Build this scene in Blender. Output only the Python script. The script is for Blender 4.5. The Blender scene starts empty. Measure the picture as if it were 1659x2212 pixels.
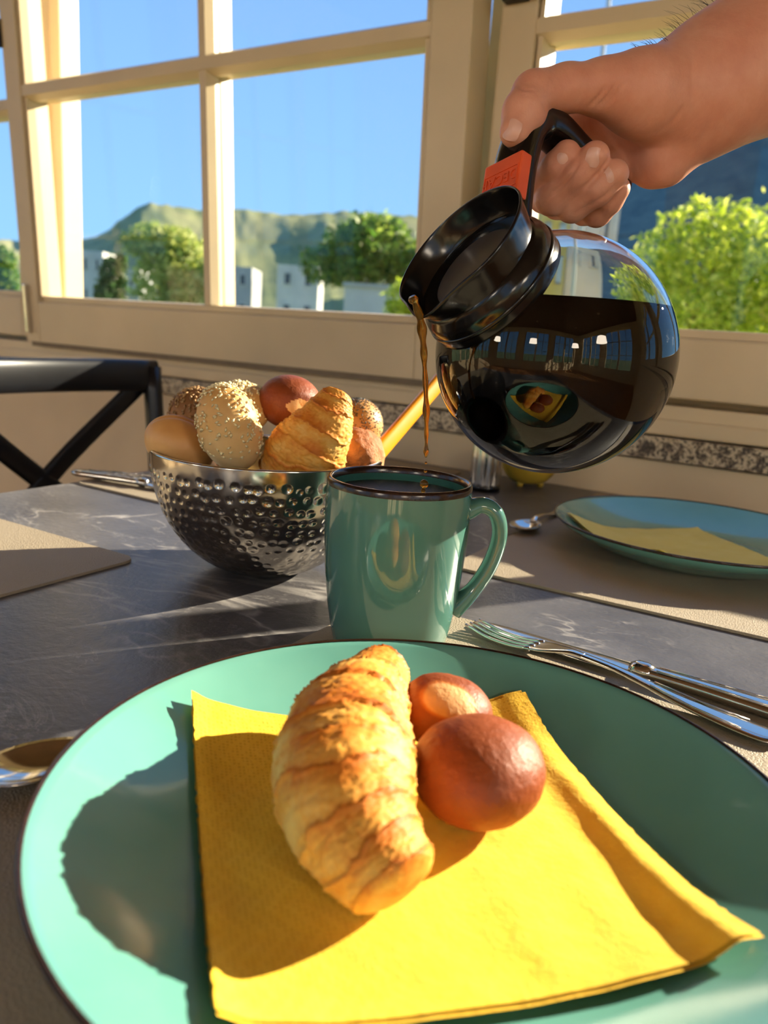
import bpy, bmesh, math, random
import numpy as np
from mathutils import Vector, Matrix, noise
random.seed(7); rng = np.random.default_rng(7)
sc = bpy.context.scene
COL = sc.collection
PI = math.pi

# ------------------------------------------------------------------ camera
FPX, PITCH, ROLL, YAW = 1661.0, math.radians(12.85), math.radians(4.0), math.radians(30.0)
TZ = 0.75                                   # table top height
CAM = np.array([0.0, 0.0, TZ + 0.19])
_f = np.array([0, math.cos(PITCH), -math.sin(PITCH)]); _u = np.array([0, math.sin(PITCH), math.cos(PITCH)]); _x = np.array([1.0, 0, 0])
_r = math.cos(ROLL)*_x + math.sin(ROLL)*_u; _u2 = -math.sin(ROLL)*_x + math.cos(ROLL)*_u
_M = np.array([[math.cos(YAW), -math.sin(YAW), 0], [math.sin(YAW), math.cos(YAW), 0], [0, 0, 1]])
CR, CU, CF = _M@_r, _M@_u2, _M@_f
cd = bpy.data.cameras.new('camera'); co = bpy.data.objects.new('camera', cd); COL.objects.link(co)
co.matrix_world = Matrix(((CR[0], CU[0], -CF[0], CAM[0]), (CR[1], CU[1], -CF[1], CAM[1]), (CR[2], CU[2], -CF[2], CAM[2]), (0, 0, 0, 1)))
cd.sensor_fit = 'HORIZONTAL'; cd.sensor_width = 36.0; cd.lens = 36.0*FPX/1659.0
cd.clip_start = 0.01; cd.clip_end = 3000
cd.dof.use_dof = True; cd.dof.focus_distance = 0.46; cd.dof.aperture_fstop = 11.5
sc.camera = co
def ray(px, py): return CF + CR*(px-829.5)/FPX - CU*(py-1106)/FPX
def at(px, py, d): return CAM + ray(px, py)*d
def onz(px, py, z):
    r = ray(px, py); return CAM + r*((z-CAM[2])/r[2])
def onY(px, py, Y):
    r = ray(px, py); return CAM + r*(Y/r[1])

# ------------------------------------------------------------------ light
w = bpy.data.worlds.new('sky'); sc.world = w; w.use_nodes = True
nt = w.node_tree; nt.nodes.clear()
tc = nt.nodes.new('ShaderNodeTexCoord'); sx = nt.nodes.new('ShaderNodeSeparateXYZ'); cr = nt.nodes.new('ShaderNodeValToRGB')
bg = nt.nodes.new('ShaderNodeBackground'); wo = nt.nodes.new('ShaderNodeOutputWorld')
nt.links.new(tc.outputs['Generated'], sx.inputs[0]); nt.links.new(sx.outputs['Z'], cr.inputs[0])
nt.links.new(cr.outputs[0], bg.inputs[0]); nt.links.new(bg.outputs[0], wo.inputs[0])
e = cr.color_ramp.elements
e[0].position = 0.0; e[0].color = (0.25, 0.50, 0.78, 1)
e[1].position = 1.0; e[1].color = (0.10, 0.25, 0.62, 1)
for p, c in ((0.12, (0.235, 0.465, 0.76, 1)), (0.35, (0.185, 0.37, 0.72, 1))):
    k = e.new(p); k.color = c
bg.inputs[1].default_value = 0.90
SUN_DIR = Vector((-0.53, -0.85, -0.40)).normalized()      # the way the light travels
sl = bpy.data.lights.new('sun', 'SUN'); sl.energy = 9.8; sl.color = (1.0, 0.87, 0.66); sl.angle = math.radians(0.6)
so = bpy.data.objects.new('sun', sl); COL.objects.link(so); so.rotation_euler = SUN_DIR.to_track_quat('-Z', 'Y').to_euler(); so.location = (6, 10, 6)
vs = sc.view_settings; vs.view_transform = 'Standard'; vs.look = 'None'; vs.gamma = 1.0; vs.use_curve_mapping = False; vs.exposure = 0.78
cy = sc.cycles; cy.max_bounces = 8; cy.diffuse_bounces = 3; cy.glossy_bounces = 4; cy.transmission_bounces = 8; cy.transparent_max_bounces = 12; cy.caustics_reflective = False; cy.caustics_refractive = False; cy.adaptive_threshold = 0.08; cy.adaptive_min_samples = 16; cy.sample_clamp_indirect = 8.0

# ------------------------------------------------------------------ helpers
def lin(h):
    h = h.lstrip('#'); o = []
    for i in (0, 2, 4):
        c = int(h[i:i+2], 16)/255; o.append(c/12.92 if c <= 0.04045 else ((c+0.055)/1.055)**2.4)
    return (*o, 1.0)
class NB:
    """small node builder"""
    def __init__(s, name):
        s.m = bpy.data.materials.new(name); s.m.use_nodes = True; s.t = s.m.node_tree
        s.p = s.t.nodes['Principled BSDF']; s.out = s.t.nodes['Material Output']
    def n(s, typ, **kw):
        n = s.t.nodes.new('ShaderNode'+typ)
        for k, v in kw.items(): setattr(n, k, v)
        return n
    def l(s, a, b): s.t.links.new(a, b)
    def set(s, **kw):
        for k, v in kw.items():
            s.p.inputs[k.replace('_', ' ')].default_value = v
        return s
    def coord(s, scale=1.0, which='Object'):
        t = s.n('TexCoord'); mp = s.n('Mapping'); s.l(t.outputs[which], mp.inputs[0])
        mp.inputs['Scale'].default_value = scale if isinstance(scale, tuple) else (scale,)*3
        return mp.outputs[0]
    def noise(s, vec, scale=5, detail=4, rough=0.55, dist=0.0):
        n = s.n('TexNoise'); s.l(vec, n.inputs['Vector'])
        n.inputs['Scale'].default_value = scale; n.inputs['Detail'].default_value = detail
        n.inputs['Roughness'].default_value = rough; n.inputs['Distortion'].default_value = dist
        return n.outputs['Fac']
    def ramp(s, fac, stops):
        r = s.n('ValToRGB'); s.l(fac, r.inputs[0]); el = r.color_ramp.elements
        el[0].position, el[0].color = stops[0]; el[1].position, el[1].color = stops[-1]
        for p, c in stops[1:-1]:
            q = el.new(p); q.color = c
        return r.outputs[0]
    def math(s, op, a, b=None, c=None):
        m = s.n('Math', operation=op)
        for i, v in enumerate((a, b, c)):
            if v is None: continue
            if isinstance(v, (int, float)): m.inputs[i].default_value = v
            else: s.l(v, m.inputs[i])
        return m.outputs[0]
    def mix(s, fac, a, b):
        m = s.n('Mix', data_type='RGBA')
        if isinstance(fac, (int, float)): m.inputs[0].default_value = fac
        else: s.l(fac, m.inputs[0])
        for i, v in ((6, a), (7, b)):
            if isinstance(v, tuple): m.inputs[i].default_value = v
            else: s.l(v, m.inputs[i])
        return m.outputs[2]
    def bump(s, h, strength=0.3, dist=0.001):
        b = s.n('Bump'); s.l(h, b.inputs['Height']); b.inputs['Strength'].default_value = strength; b.inputs['Distance'].default_value = dist
        s.l(b.outputs[0], s.p.inputs['Normal'])
    def color(s, c):
        if isinstance(c, tuple): s.p.inputs['Base Color'].default_value = c
        else: s.l(c, s.p.inputs['Base Color'])
        return s
def simple(name, col, rough=0.5, metal=0.0, var=0.06, vs_=40, bump=0.0, bs=200, bd=0.0005, coat=0.0, spec=0.5):
    b = NB(name); v = b.coord(1.0)
    f = b.noise(v, vs_, 3)
    c2 = tuple(min(1, x*(1+var*2)) for x in col[:3])+(1,); c1 = tuple(x*(1-var*2) for x in col[:3])+(1,)
    b.color(b.ramp(f, [(0.3, c1), (0.7, c2)])); b.set(Roughness=rough, Metallic=metal)
    b.p.inputs['Coat Weight'].default_value = coat; b.p.inputs['Specular IOR Level'].default_value = spec
    if bump: b.bump(b.noise(v, bs, 3), bump, bd)
    return b.m

def link(o, parent=None):
    COL.objects.link(o)
    if parent is not None: o.parent = parent
    return o
def mobj(name, verts, faces, mat, parent=None, smooth=True, loc=None):
    me = bpy.data.meshes.new(name)
    verts = np.asarray(verts, float)
    me.from_pydata([tuple(v) for v in verts], [], [tuple(int(i) for i in f) for f in faces]); me.update()
    if mat: me.materials.append(mat)
    if smooth: me.polygons.foreach_set('use_smooth', [True]*len(me.polygons))
    o = bpy.data.objects.new(name, me)
    if loc is not None: o.location = tuple(loc)
    return link(o, parent)
def empty(name, loc=(0, 0, 0), rot=(0, 0, 0)):
    o = bpy.data.objects.new(name, None); o.location = tuple(loc); o.rotation_euler = rot; o.empty_display_size = 0.02
    return link(o)
def tag(o, label=None, cat=None, group=None, kind=None):
    if label: o['label'] = label
    if cat: o['category'] = cat
    if group: o['group'] = group
    if kind: o['kind'] = kind
    return o
def boxes_mesh(name, bl, mat, parent=None, bevel=0.0, loc=None, smooth=False):
    """list of (x0,x1,y0,y1,z0,z1) joined into one mesh"""
    bm = bmesh.new()
    for b in bl:
        x0, x1, y0, y1, z0, z1 = b
        g = bmesh.ops.create_cube(bm, size=1.0)
        for v in g['verts']:
            v.co = Vector((x0+(v.co.x+.5)*(x1-x0), y0+(v.co.y+.5)*(y1-y0), z0+(v.co.z+.5)*(z1-z0)))
    if bevel: bmesh.ops.bevel(bm, geom=bm.edges[:], offset=bevel, segments=2, affect='EDGES', profile=0.6)
    bmesh.ops.recalc_face_normals(bm, faces=bm.faces[:])
    me = bpy.data.meshes.new(name); bm.to_mesh(me); bm.free(); me.materials.append(mat)
    o = bpy.data.objects.new(name, me)
    if loc is not None: o.location = tuple(loc)
    return link(o, parent)
def box(name, x0, x1, y0, y1, z0, z1, mat, parent=None, bevel=0.0): return boxes_mesh(name, [(x0, x1, y0, y1, z0, z1)], mat, parent, bevel)
def lathe_data(prof, n=96, close=False):
    P = np.array(prof, float); th = np.linspace(0, 2*PI, n, endpoint=False); m = len(P)
    V = np.zeros((m, n, 3)); V[:, :, 0] = P[:, 0:1]*np.cos(th); V[:, :, 1] = P[:, 0:1]*np.sin(th); V[:, :, 2] = P[:, 1:2]
    F = []
    for i in range(m-1 + (1 if close else 0)):
        a, b = i, (i+1) % m
        for j in range(n):
            k = (j+1) % n; F.append((a*n+j, a*n+k, b*n+k, b*n+j))
    return V.reshape(-1, 3), F
def smoothprof(pts, n=40):
    """Catmull-Rom through points"""
    P = np.array(pts, float); P = np.vstack([2*P[0]-P[1], P, 2*P[-1]-P[-2]]); out = []
    segs = len(P)-3; per = max(2, n//segs)
    for i in range(segs):
        p0, p1, p2, p3 = P[i:i+4]
        for t in np.linspace(0, 1, per, endpoint=(i == segs-1)):
            out.append(0.5*((2*p1)+(-p0+p2)*t+(2*p0-5*p1+4*p2-p3)*t*t+(-p0+3*p1-3*p2+p3)*t**3))
    return np.array(out)
def lathe(name, prof, mat, parent=None, n=96, close=False, loc=None, rot=None):
    V, F = lathe_data(prof, n, close)
    o = mobj(name, V, F, mat, parent, True, loc)
    if rot is not None: o.rotation_euler = rot
    return o
def frames(P, up=None):
    P = np.asarray(P, float); T = np.gradient(P, axis=0); T /= np.linalg.norm(T, axis=1)[:, None]
    N = np.zeros_like(P); a = np.array([0, 0, 1.0]) if up is None else np.asarray(up, float)
    if up is None and abs(T[0] @ a) > 0.9: a = np.array([1.0, 0, 0])
    for i in range(len(P)):
        if up is not None: a = np.asarray(up, float)
        n = a - T[i]*(a@T[i]); n /= np.linalg.norm(n); N[i] = n; a = n
    return T, N, np.cross(T, N)
def tube_data(P, ra, rb=None, n=16, up=None, sq=2.0, cap=True):
    """superelliptic tube along P; ra along N, rb along B"""
    P = np.asarray(P, float); T, N, B = frames(P, up); m = len(P)
    ra = np.broadcast_to(ra, m) if not np.isscalar(ra) else np.full(m, ra); rb = ra if rb is None else (np.full(m, rb) if np.isscalar(rb) else np.asarray(rb))
    th = np.linspace(0, 2*PI, n, endpoint=False); c, s = np.cos(th), np.sin(th)
    c2 = np.sign(c)*np.abs(c)**(2/sq); s2 = np.sign(s)*np.abs(s)**(2/sq)
    V = P[:, None]+ra[:, None, None]*c2[None, :, None]*N[:, None]+rb[:, None, None]*s2[None, :, None]*B[:, None]
    V = V.reshape(-1, 3); F = []
    for i in range(m-1):
        for j in range(n):
            k = (j+1) % n; F.append((i*n+j, i*n+k, (i+1)*n+k, (i+1)*n+j))
    if cap:
        F.append(tuple(range(n-1, -1, -1))); F.append(tuple((m-1)*n+j for j in range(n)))
    return V, F
def tube(name, P, ra, mat, parent=None, rb=None, n=16, up=None, sq=2.0, loc=None):
    V, F = tube_data(P, ra, rb, n, up, sq); return mobj(name, V, F, mat, parent, True, loc)
def merge(parts):
    V = []; F = []; o = 0
    for v, f in parts:
        V.append(np.asarray(v)); F += [tuple(i+o for i in q) for q in f]; o += len(v)
    return np.vstack(V), F
def surface_nets(D, org, h):
    """naive surface nets on a distance grid"""
    s = D < 0; nx, ny, nz = D.shape
    cs = np.zeros((nx-1, ny-1, nz-1), int); acc = np.zeros((nx-1, ny-1, nz-1, 3)); cnt = np.zeros((nx-1, ny-1, nz-1))
    idx = np.indices((nx-1, ny-1, nz-1)).transpose(1, 2, 3, 0).astype(float)
    for ax in range(3):
        for p in range(2):
            for q in range(2):
                o = [0, 0, 0]; oth = [i for i in range(3) if i != ax]; o[oth[0]] = p; o[oth[1]] = q
                o2 = list(o); o2[ax] = 1
                a = D[o[0]:nx-1+o[0], o[1]:ny-1+o[1], o[2]:nz-1+o[2]]; b = D[o2[0]:nx-1+o2[0], o2[1]:ny-1+o2[1], o2[2]:nz-1+o2[2]]
                c = (a < 0) != (b < 0); t = np.where(c, a/np.where(c, a-b, 1), 0)
                pt = np.zeros(idx.shape); pt[..., 0] = o[0]; pt[..., 1] = o[1]; pt[..., 2] = o[2]; pt[..., ax] += t
                acc += np.where(c[..., None], pt, 0); cnt += c
    act = cnt > 0; vid = np.full(act.shape, -1); vid[act] = np.arange(act.sum())
    V = (idx[act]+acc[act]/cnt[act][:, None])*h+np.asarray(org)
    F = []
    for ax in range(3):
        o1, o2 = [(1, 2), (2, 0), (0, 1)][ax]
        sl = [slice(None)]*3; sl2 = [slice(None)]*3; sl[ax] = slice(0, -1); sl2[ax] = slice(1, None)
        a = s[tuple(sl)]; b = s[tuple(sl2)]; cross = np.argwhere(a != b)
        m = (cross[:, o1] > 0) & (cross[:, o2] > 0) & (cross[:, o1] < act.shape[o1]) & (cross[:, o2] < act.shape[o2]); cross = cross[m]
        flip = ~a[tuple(cross.T)]
        def g(d1, d2):
            c = cross.copy(); c[:, o1] -= d1; c[:, o2] -= d2; return vid[tuple(c.T)]
        q = np.stack([g(1, 1), g(0, 1), g(0, 0), g(1, 0)], 1); q[flip] = q[flip][:, ::-1]; F.append(q)
    return V, np.vstack(F)
def sd_cone(P, a, b, ra, rb):
    """tapered capsule, cheap form"""
    a = np.asarray(a); b = np.asarray(b); ab = b-a; t = np.clip(((P-a)@ab)/(ab@ab), 0, 1)
    return np.linalg.norm(P-a-t[..., None]*ab, axis=-1)-(ra+(rb-ra)*t)
def sd_ell(P, c, rad, rot):
    q = (P-np.asarray(c))@np.asarray(rot); r = np.asarray(rad); k0 = np.linalg.norm(q/r, axis=-1); k1 = np.linalg.norm(q/(r*r), axis=-1)
    return k0*(k0-1)/np.maximum(k1, 1e-9)
def smin(a, b, k):
    h = np.clip(0.5+0.5*(b-a)/k, 0, 1); return b+(a-b)*h-k*h*(1-h)
def fbm(p, s, o=3):
    return noise.fractal(Vector(p)*s, 1.0, 2.0, o)

# ------------------------------------------------------------------ materials
M = {}
M['cream'] = simple('cream_paint', lin('#d9c5a0'), 0.38, var=0.03, vs_=6, bump=0.05, bs=60)
M['wall'] = simple('wall_plaster', lin('#dcc8a4'), 0.75, var=0.03, vs_=4, bump=0.25, bs=90, bd=0.002)
M['ceil'] = simple('ceiling_wood', lin('#6b513a'), 0.7, var=0.08, vs_=3)
b = NB('oak_floor'); v = b.coord((1.0, 6.0, 1.0)); f = b.noise(v, 4, 6, 0.6, 0.6)
b.color(b.ramp(f, [(0.25, lin('#7a5230')), (0.75, lin('#b98654'))])).set(Roughness=0.45); M['floor'] = b.m
b = NB('granite'); v = b.coord(1.0)
n1 = b.noise(v, 90, 3, 0.7); n2 = b.noise(v, 220, 2, 0.6)
c = b.ramp(n1, [(0.36, lin('#3c342c')), (0.46, lin('#8a7a66')), (0.54, lin('#d8c8aa')), (0.7, lin('#a89878'))])
b.color(b.mix(b.ramp(n2, [(0.5, (0, 0, 0, 1)), (0.62, (1, 1, 1, 1))]), c, lin('#4a423a'))).set(Roughness=0.35); M['granite'] = b.m
# dark slate laminate with pale veins
b = NB('slate_laminate'); v = b.coord(1.0)
w1 = b.noise(v, 3.0, 5, 0.6, 1.6); w2 = b.noise(b.coord((1.0, 2.2, 1.0)), 5.5, 6, 0.62, 2.2)
def vein(fac, width): return b.math('SUBTRACT', 1.0, b.math('MINIMUM', b.math('DIVIDE', b.math('ABSOLUTE', b.math('SUBTRACT', fac, 0.5)), width), 1.0))
mask = b.ramp(b.noise(v, 6, 3), [(0.46, (0, 0, 0, 1)), (0.68, (1, 1, 1, 1))])
vv = b.math('MAXIMUM', b.math('MULTIPLY', vein(w1, 0.016), 0.9), b.math('MULTIPLY', vein(w2, 0.013), 0.55)); vv = b.math('MULTIPLY', b.math('POWER', vv, 1.5), mask)
base = b.ramp(b.noise(v, 9, 5, 0.6), [(0.3, lin('#424043')), (0.7, lin('#626063'))])
b.color(b.mix(vv, base, lin('#dcd6d0'))).set(Roughness=0.36, Specular_IOR_Level=0.55)
b.bump(b.math('ADD', b.noise(v, 160, 4, 0.65), b.math('MULTIPLY', b.noise(v, 40, 3), 0.8)), 0.35, 0.0012); M['slate'] = b.m
b = NB('taupe_leather'); v = b.coord(1.0); vo = b.n('TexVoronoi'); b.l(v, vo.inputs['Vector']); vo.inputs['Scale'].default_value = 520
vo.feature = 'DISTANCE_TO_EDGE'
b.color(b.ramp(b.noise(v, 8, 3), [(0.3, lin('#9c8e79')), (0.7, lin('#a89a84'))])).set(Roughness=0.55)
b.bump(b.math('MINIMUM', vo.outputs['Distance'], 0.25), 0.8, 0.0009); M['leather'] = b.m
b = NB('teal_glaze'); v = b.coord(1.0)
b.color(b.ramp(b.noise(v, 18, 3), [(0.3, lin('#64a398')), (0.7, lin('#6eab9f'))])).set(Roughness=0.22, Coat_Weight=0.8, Coat_Roughness=0.06)
b.bump(b.noise(v, 300, 2), 0.03, 0.0004); M['teal'] = b.m
b = NB('teal_mug_glaze'); v = b.coord(1.0)
b.color(b.ramp(b.noise(v, 18, 3), [(0.3, lin('#4f7c71')), (0.7, lin('#558276'))])).set(Roughness=0.08, Coat_Weight=0.5, Coat_Roughness=0.03); M['mug'] = b.m
M['brownrim'] = simple('brown_glaze_rim', lin('#2e1d14'), 0.18, var=0.2, vs_=150)
M['mugin'] = simple('dark_teal_glaze', lin('#39665c'), 0.15)
M['blackplastic'] = simple('black_plastic', lin('#0c0b0b'), 0.16, var=0.1, bump=0.03, bs=400)
M['orange'] = simple('orange_plastic', lin('#e85c2e'), 0.42, var=0.04, bump=0.05, bs=300)
M['steel'] = simple('polished_steel', lin('#d5d2cc'), 0.13, 1.0, var=0.02)
M['hammered'] = simple('hammered_steel', lin('#b6b0a8'), 0.14, 1.0, var=0.03)
M['chairblack'] = simple('black_lacquer', lin('#15161a'), 0.3, var=0.08)
M['yellowcer'] = simple('yellow_ceramic', lin('#c9a83c'), 0.35, var=0.03)
b = NB('yellow_napkin'); tcn = b.n('TexCoord'); sp = b.n('SeparateXYZ'); b.l(tcn.outputs['UV'], sp.inputs[0]); U_, V_ = sp.outputs[0], sp.outputs[1]
def dots(k):
    fu = b.math('SUBTRACT', b.math('FRACT', b.math('MULTIPLY', U_, k)), 0.5); fv = b.math('SUBTRACT', b.math('FRACT', b.math('MULTIPLY', V_, k)), 0.5)
    r = b.math('SQRT', b.math('ADD', b.math('MULTIPLY', fu, fu), b.math('MULTIPLY', fv, fv))); return b.math('LESS_THAN', r, 0.28)
lines = b.math('LESS_THAN', b.math('FRACT', b.math('MULTIPLY', b.math('ADD', b.math('ABSOLUTE', b.math('SUBTRACT', b.math('FRACT', b.math('MULTIPLY', V_, 7.0)), 0.5)), b.math('MULTIPLY', U_, 9.0)), 3.0)), 0.62)
band = b.math('MAXIMUM', b.math('LESS_THAN', U_, 0.30), b.math('LESS_THAN', V_, 0.15))
emb = b.math('MULTIPLY', b.math('MULTIPLY', dots(86.0), lines), band)
cv = b.coord(1.0); fib = b.noise(cv, 90, 5, 0.7)
b.color(b.mix(b.math('MULTIPLY', emb, 0.6), b.ramp(fib, [(0.3, lin('#f4c337')), (0.7, lin('#facf49'))]), lin('#d7a01c'))).set(Roughness=0.9, Specular_IOR_Level=0.1)  # embossed dots also darkened in the colour, as shade in their dents
b.p.inputs['Sheen Weight'].default_value = 0.1
hgt = b.math('SUBTRACT', b.math('MULTIPLY', fib, 0.9), b.math('MULTIPLY', emb, 0.8)); b.bump(hgt, 0.8, 0.0012); M['napkin'] = b.m
b = NB('pale_napkin'); cv = b.coord(1.0); b.color(b.ramp(b.noise(cv, 60, 4), [(0.3, lin('#f1e183')), (0.7, lin('#f6e892'))])).set(Roughness=0.9, Specular_IOR_Level=0.1); M['napkin2'] = b.m
def crust(name, stops, rough=0.5, attr='brown', bs=260, bstr=0.35, spec=0.4, bd=0.0008, noise_amt=0.35, aniso=None, coat=0.0):
    b = NB(name); v = b.coord(1.0); a = b.n('Attribute'); a.attribute_name = attr
    n = b.noise(v, 70, 5, 0.65); f = b.math('ADD', a.outputs['Fac'], b.math('MULTIPLY', b.math('SUBTRACT', n, 0.5), noise_amt))
    b.color(b.ramp(f, stops)).set(Roughness=rough, Specular_IOR_Level=spec)
    b.p.inputs['Coat Weight'].default_value = coat; b.p.inputs['Coat Roughness'].default_value = 0.3
    b.p.inputs['Subsurface Weight'].default_value = 0.08; b.p.inputs['Subsurface Radius'].default_value = (0.006, 0.003, 0.0015); b.p.inputs['Subsurface Scale'].default_value = 0.4
    b.bump(b.math('ADD', b.noise(v, bs, 4, 0.65), b.math('MULTIPLY', b.noise(v, bs*0.3, 3), 0.7)), bstr, bd); return b.m
M['croissant'] = crust('croissant_crust', [(0.0, lin('#edc272')), (0.32, lin('#e3a044')), (0.6, lin('#cc7422')), (1.0, lin('#974610'))], 0.55, coat=0.0, spec=0.25)
M['lye'] = crust('lye_crust', [(0.0, lin('#e8b67c')), (0.18, lin('#c97a3e')), (0.4, lin('#964a22')), (1.0, lin('#6a2d12'))], 0.50, bs=240, coat=0.0, noise_amt=0.40, bstr=0.9, spec=0.3)
M['pale_roll'] = crust('pale_roll_crust', [(0.0, lin('#e6b878')), (0.5, lin('#d39a58')), (1.0, lin('#b5743a'))], 0.45, bstr=0.15, coat=0.1)
M['sesame_roll'] = crust('sesame_roll_crust', [(0.0, lin('#eccb93')), (0.5, lin('#dcae6c')), (1.0, lin('#b9803f'))], 0.55, bstr=0.25)
M['dark_roll'] = crust('dark_roll_crust', [(0.0, lin('#b98a56')), (0.5, lin('#9a6a3c')), (1.0, lin('#6f4826'))], 0.65, bstr=0.6)
M['rustic_roll'] = crust('rustic_roll_crust', [(0.0, lin('#d99c68')), (0.5, lin('#b5713f')), (1.0, lin('#7c4726'))], 0.7, bstr=0.9, bd=0.002)
M['seed'] = simple('sesame_seed', lin('#f1ddae'), 0.45, var=0.1, vs_=500)
M['darkseed'] = simple('brown_seed', lin('#a78355'), 0.5, var=0.3, vs_=400)
M['poppy'] = simple('poppy_seed', lin('#4e4c47'), 0.6, var=0.4, vs_=600)
def crust_coffee():
    b = NB('black_coffee'); v = b.coord(1.0); b.color(b.ramp(b.noise(v, 40, 2), [(0.3, (0.0015, 0.0008, 0.0005, 1)), (0.7, (0.003, 0.0016, 0.001, 1))])).set(Roughness=0.02, Specular_IOR_Level=0.03); return b.m
M['coffee'] = crust_coffee()
b = NB('brown_coffee_surface'); v = b.coord(1.0); b.color(b.ramp(b.noise(v, 500, 3, 0.7), [(0.35, lin('#1b0f08')), (0.7, lin('#5a3c24'))])).set(Roughness=0.5); b.bump(b.noise(v, 700, 3), 0.6, 0.001); M['coffeetop'] = b.m
b = NB('amber_coffee'); v = b.coord(1.0); b.color(b.ramp(b.noise(v, 120, 2), [(0.35, (0.42, 0.17, 0.02, 1)), (0.7, (0.75, 0.38, 0.07, 1))])).set(Roughness=0.02, IOR=1.33); b.p.inputs['Transmission Weight'].default_value = 0.85; M['stream'] = b.m
b = NB('clear_glass'); v = b.coord(1.0); b.color(b.ramp(b.noise(v, 5, 1), [(0.0, (0.97, 0.99, 0.98, 1)), (1.0, (0.98, 1.0, 0.99, 1))])).set(Roughness=0.0, IOR=1.47); b.p.inputs['Transmission Weight'].default_value = 1.0; M['glass'] = b.m
b = NB('window_glass'); b.t.nodes.remove(b.p); tr = b.n('BsdfTransparent'); gl = b.n('BsdfGlossy'); gl.inputs['Roughness'].default_value = 0.0
lw = b.n('LayerWeight'); lw.inputs['Blend'].default_value = 0.5; mx = b.n('MixShader'); v = b.coord(1.0)
tr.inputs[0].default_value = (0.985, 0.995, 0.99, 1)
fres = b.math('ADD', 0.02, b.math('MULTIPLY', b.math('POWER', lw.outputs['Facing'], 5.0), 0.6))
b.l(b.math('MULTIPLY', fres, b.math('ADD', 0.95, b.math('MULTIPLY', b.noise(v, 3, 2), 0.1))), mx.inputs[0]); b.l(tr.outputs[0], mx.inputs[1]); b.l(gl.outputs[0], mx.inputs[2]); b.l(mx.outputs[0], b.out.inputs[0]); M['pane'] = b.m
b = NB('skin'); v = b.coord(1.0); n = b.noise(v, 28, 5, 0.6); n2 = b.noise(v, 90, 3)
b.color(b.mix(b.math('MULTIPLY', n2, 0.35), b.ramp(n, [(0.3, lin('#d08d72')), (0.5, lin('#dc9d80')), (0.72, lin('#e6ad92'))]), lin('#cc7a64'))).set(Roughness=0.48, Specular_IOR_Level=0.35)
b.p.inputs['Subsurface Weight'].default_value = 0.12; b.p.inputs['Subsurface Radius'].default_value = (0.008, 0.003, 0.0015); b.p.inputs['Subsurface Scale'].default_value = 0.5
b.bump(b.math('ADD', b.noise(v, 420, 4, 0.7), b.math('MULTIPLY', b.noise(b.coord((1.0, 1.0, 0.3)), 130, 4, 0.6), 0.9)), 0.28, 0.0008); M['skin'] = b.m
M['nail'] = simple('fingernail', lin('#e3b09c'), 0.28, var=0.04, vs_=80)
M['sleeve'] = simple('dark_shirt_cloth', lin('#22252c'), 0.9, var=0.1, bump=0.2, bs=500)
M['hair'] = simple('arm_hair', lin('#2a1d16'), 0.5)
M['tongs'] = simple('orange_handle', lin('#f2a01e'), 0.3, var=0.03)
def leafmat(name, c1, c2, c3):
    b = NB(name); oi = b.n('NewGeometry'); f = oi.outputs['Random Per Island']
    col = b.ramp(f, [(0.0, c1), (0.5, c2), (1.0, c3)])
    b.color(col).set(Roughness=0.45)
    tl = b.n('BsdfTranslucent'); b.l(col, tl.inputs[0]); mx = b.n('MixShader'); mx.inputs[0].default_value = 0.55
    b.l(b.p.outputs[0], mx.inputs[1]); b.l(tl.outputs[0], mx.inputs[2]); b.l(mx.outputs[0], b.out.inputs[0]); return b.m
M['leaf_bright'] = leafmat('bright_leaf', lin('#7d9c22'), lin('#c2d038'), lin('#eeee70'))
M['leaf_mid'] = leafmat('mid_leaf', lin('#3c6a22'), lin('#6d9030'), lin('#a9b84c'))
M['leaf_pale'] = leafmat('pale_leaf', lin('#7f9a3e'), lin('#b0bb58'), lin('#d8d77c'))
M['leaf_dark'] = leafmat('dark_leaf', lin('#24401c'), lin('#3c5c26'), lin('#5c7834'))
M['bark'] = simple('bark', lin('#6b5a44'), 0.9, var=0.2)
b = NB('wooded_hill'); v = b.coord(1.0); b.color(b.mix(b.ramp(b.noise(v, 0.012, 4, 0.6), [(0.4, (0, 0, 0, 1)), (0.65, (1, 1, 1, 1))]), b.ramp(b.noise(v, 0.09, 6, 0.75), [(0.35, lin('#67735a')), (0.65, lin('#8f9364'))]), lin('#aaa378'))).set(Roughness=1.0, Specular_IOR_Level=0.0); M['hill'] = b.m  # distance haze put into the colour as paler grey-green
b = NB('shaded_hill'); v = b.coord(1.0); b.color(b.ramp(b.noise(v, 0.12, 6, 0.75), [(0.35, lin('#4a5a5a')), (0.65, lin('#64716a'))])).set(Roughness=1.0, Specular_IOR_Level=0.0); M['hill2'] = b.m  # darker blue-grey hill, its shade put into the colour
M['ground'] = simple('grass_ground', lin('#7d8a55'), 1.0, var=0.15, vs_=0.6)
M['render_white'] = simple('white_render', lin('#c2c0ba'), 0.9, vs_=1)
M['render_grey'] = simple('grey_render', lin('#a8a8a4'), 0.9, vs_=1)
M['render_yellow'] = simple('yellow_render', lin('#d9b25a'), 0.9, vs_=1)
M['roof'] = simple('slate_roof', lin('#4a4c52'), 0.8, vs_=2)
M['darkglass'] = simple('dark_window_glass', lin('#2c3440'), 0.1, vs_=1)
M['carblue'] = simple('dark_car_paint', lin('#28303e'), 0.25, vs_=2)
M['yellowsign'] = simple('yellow_bin_plastic', lin('#e2c62c'), 0.6, vs_=2)
M['latch'] = simple('dark_bronze', lin('#2b221a'), 0.4, 0.6, var=0.1)

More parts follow.
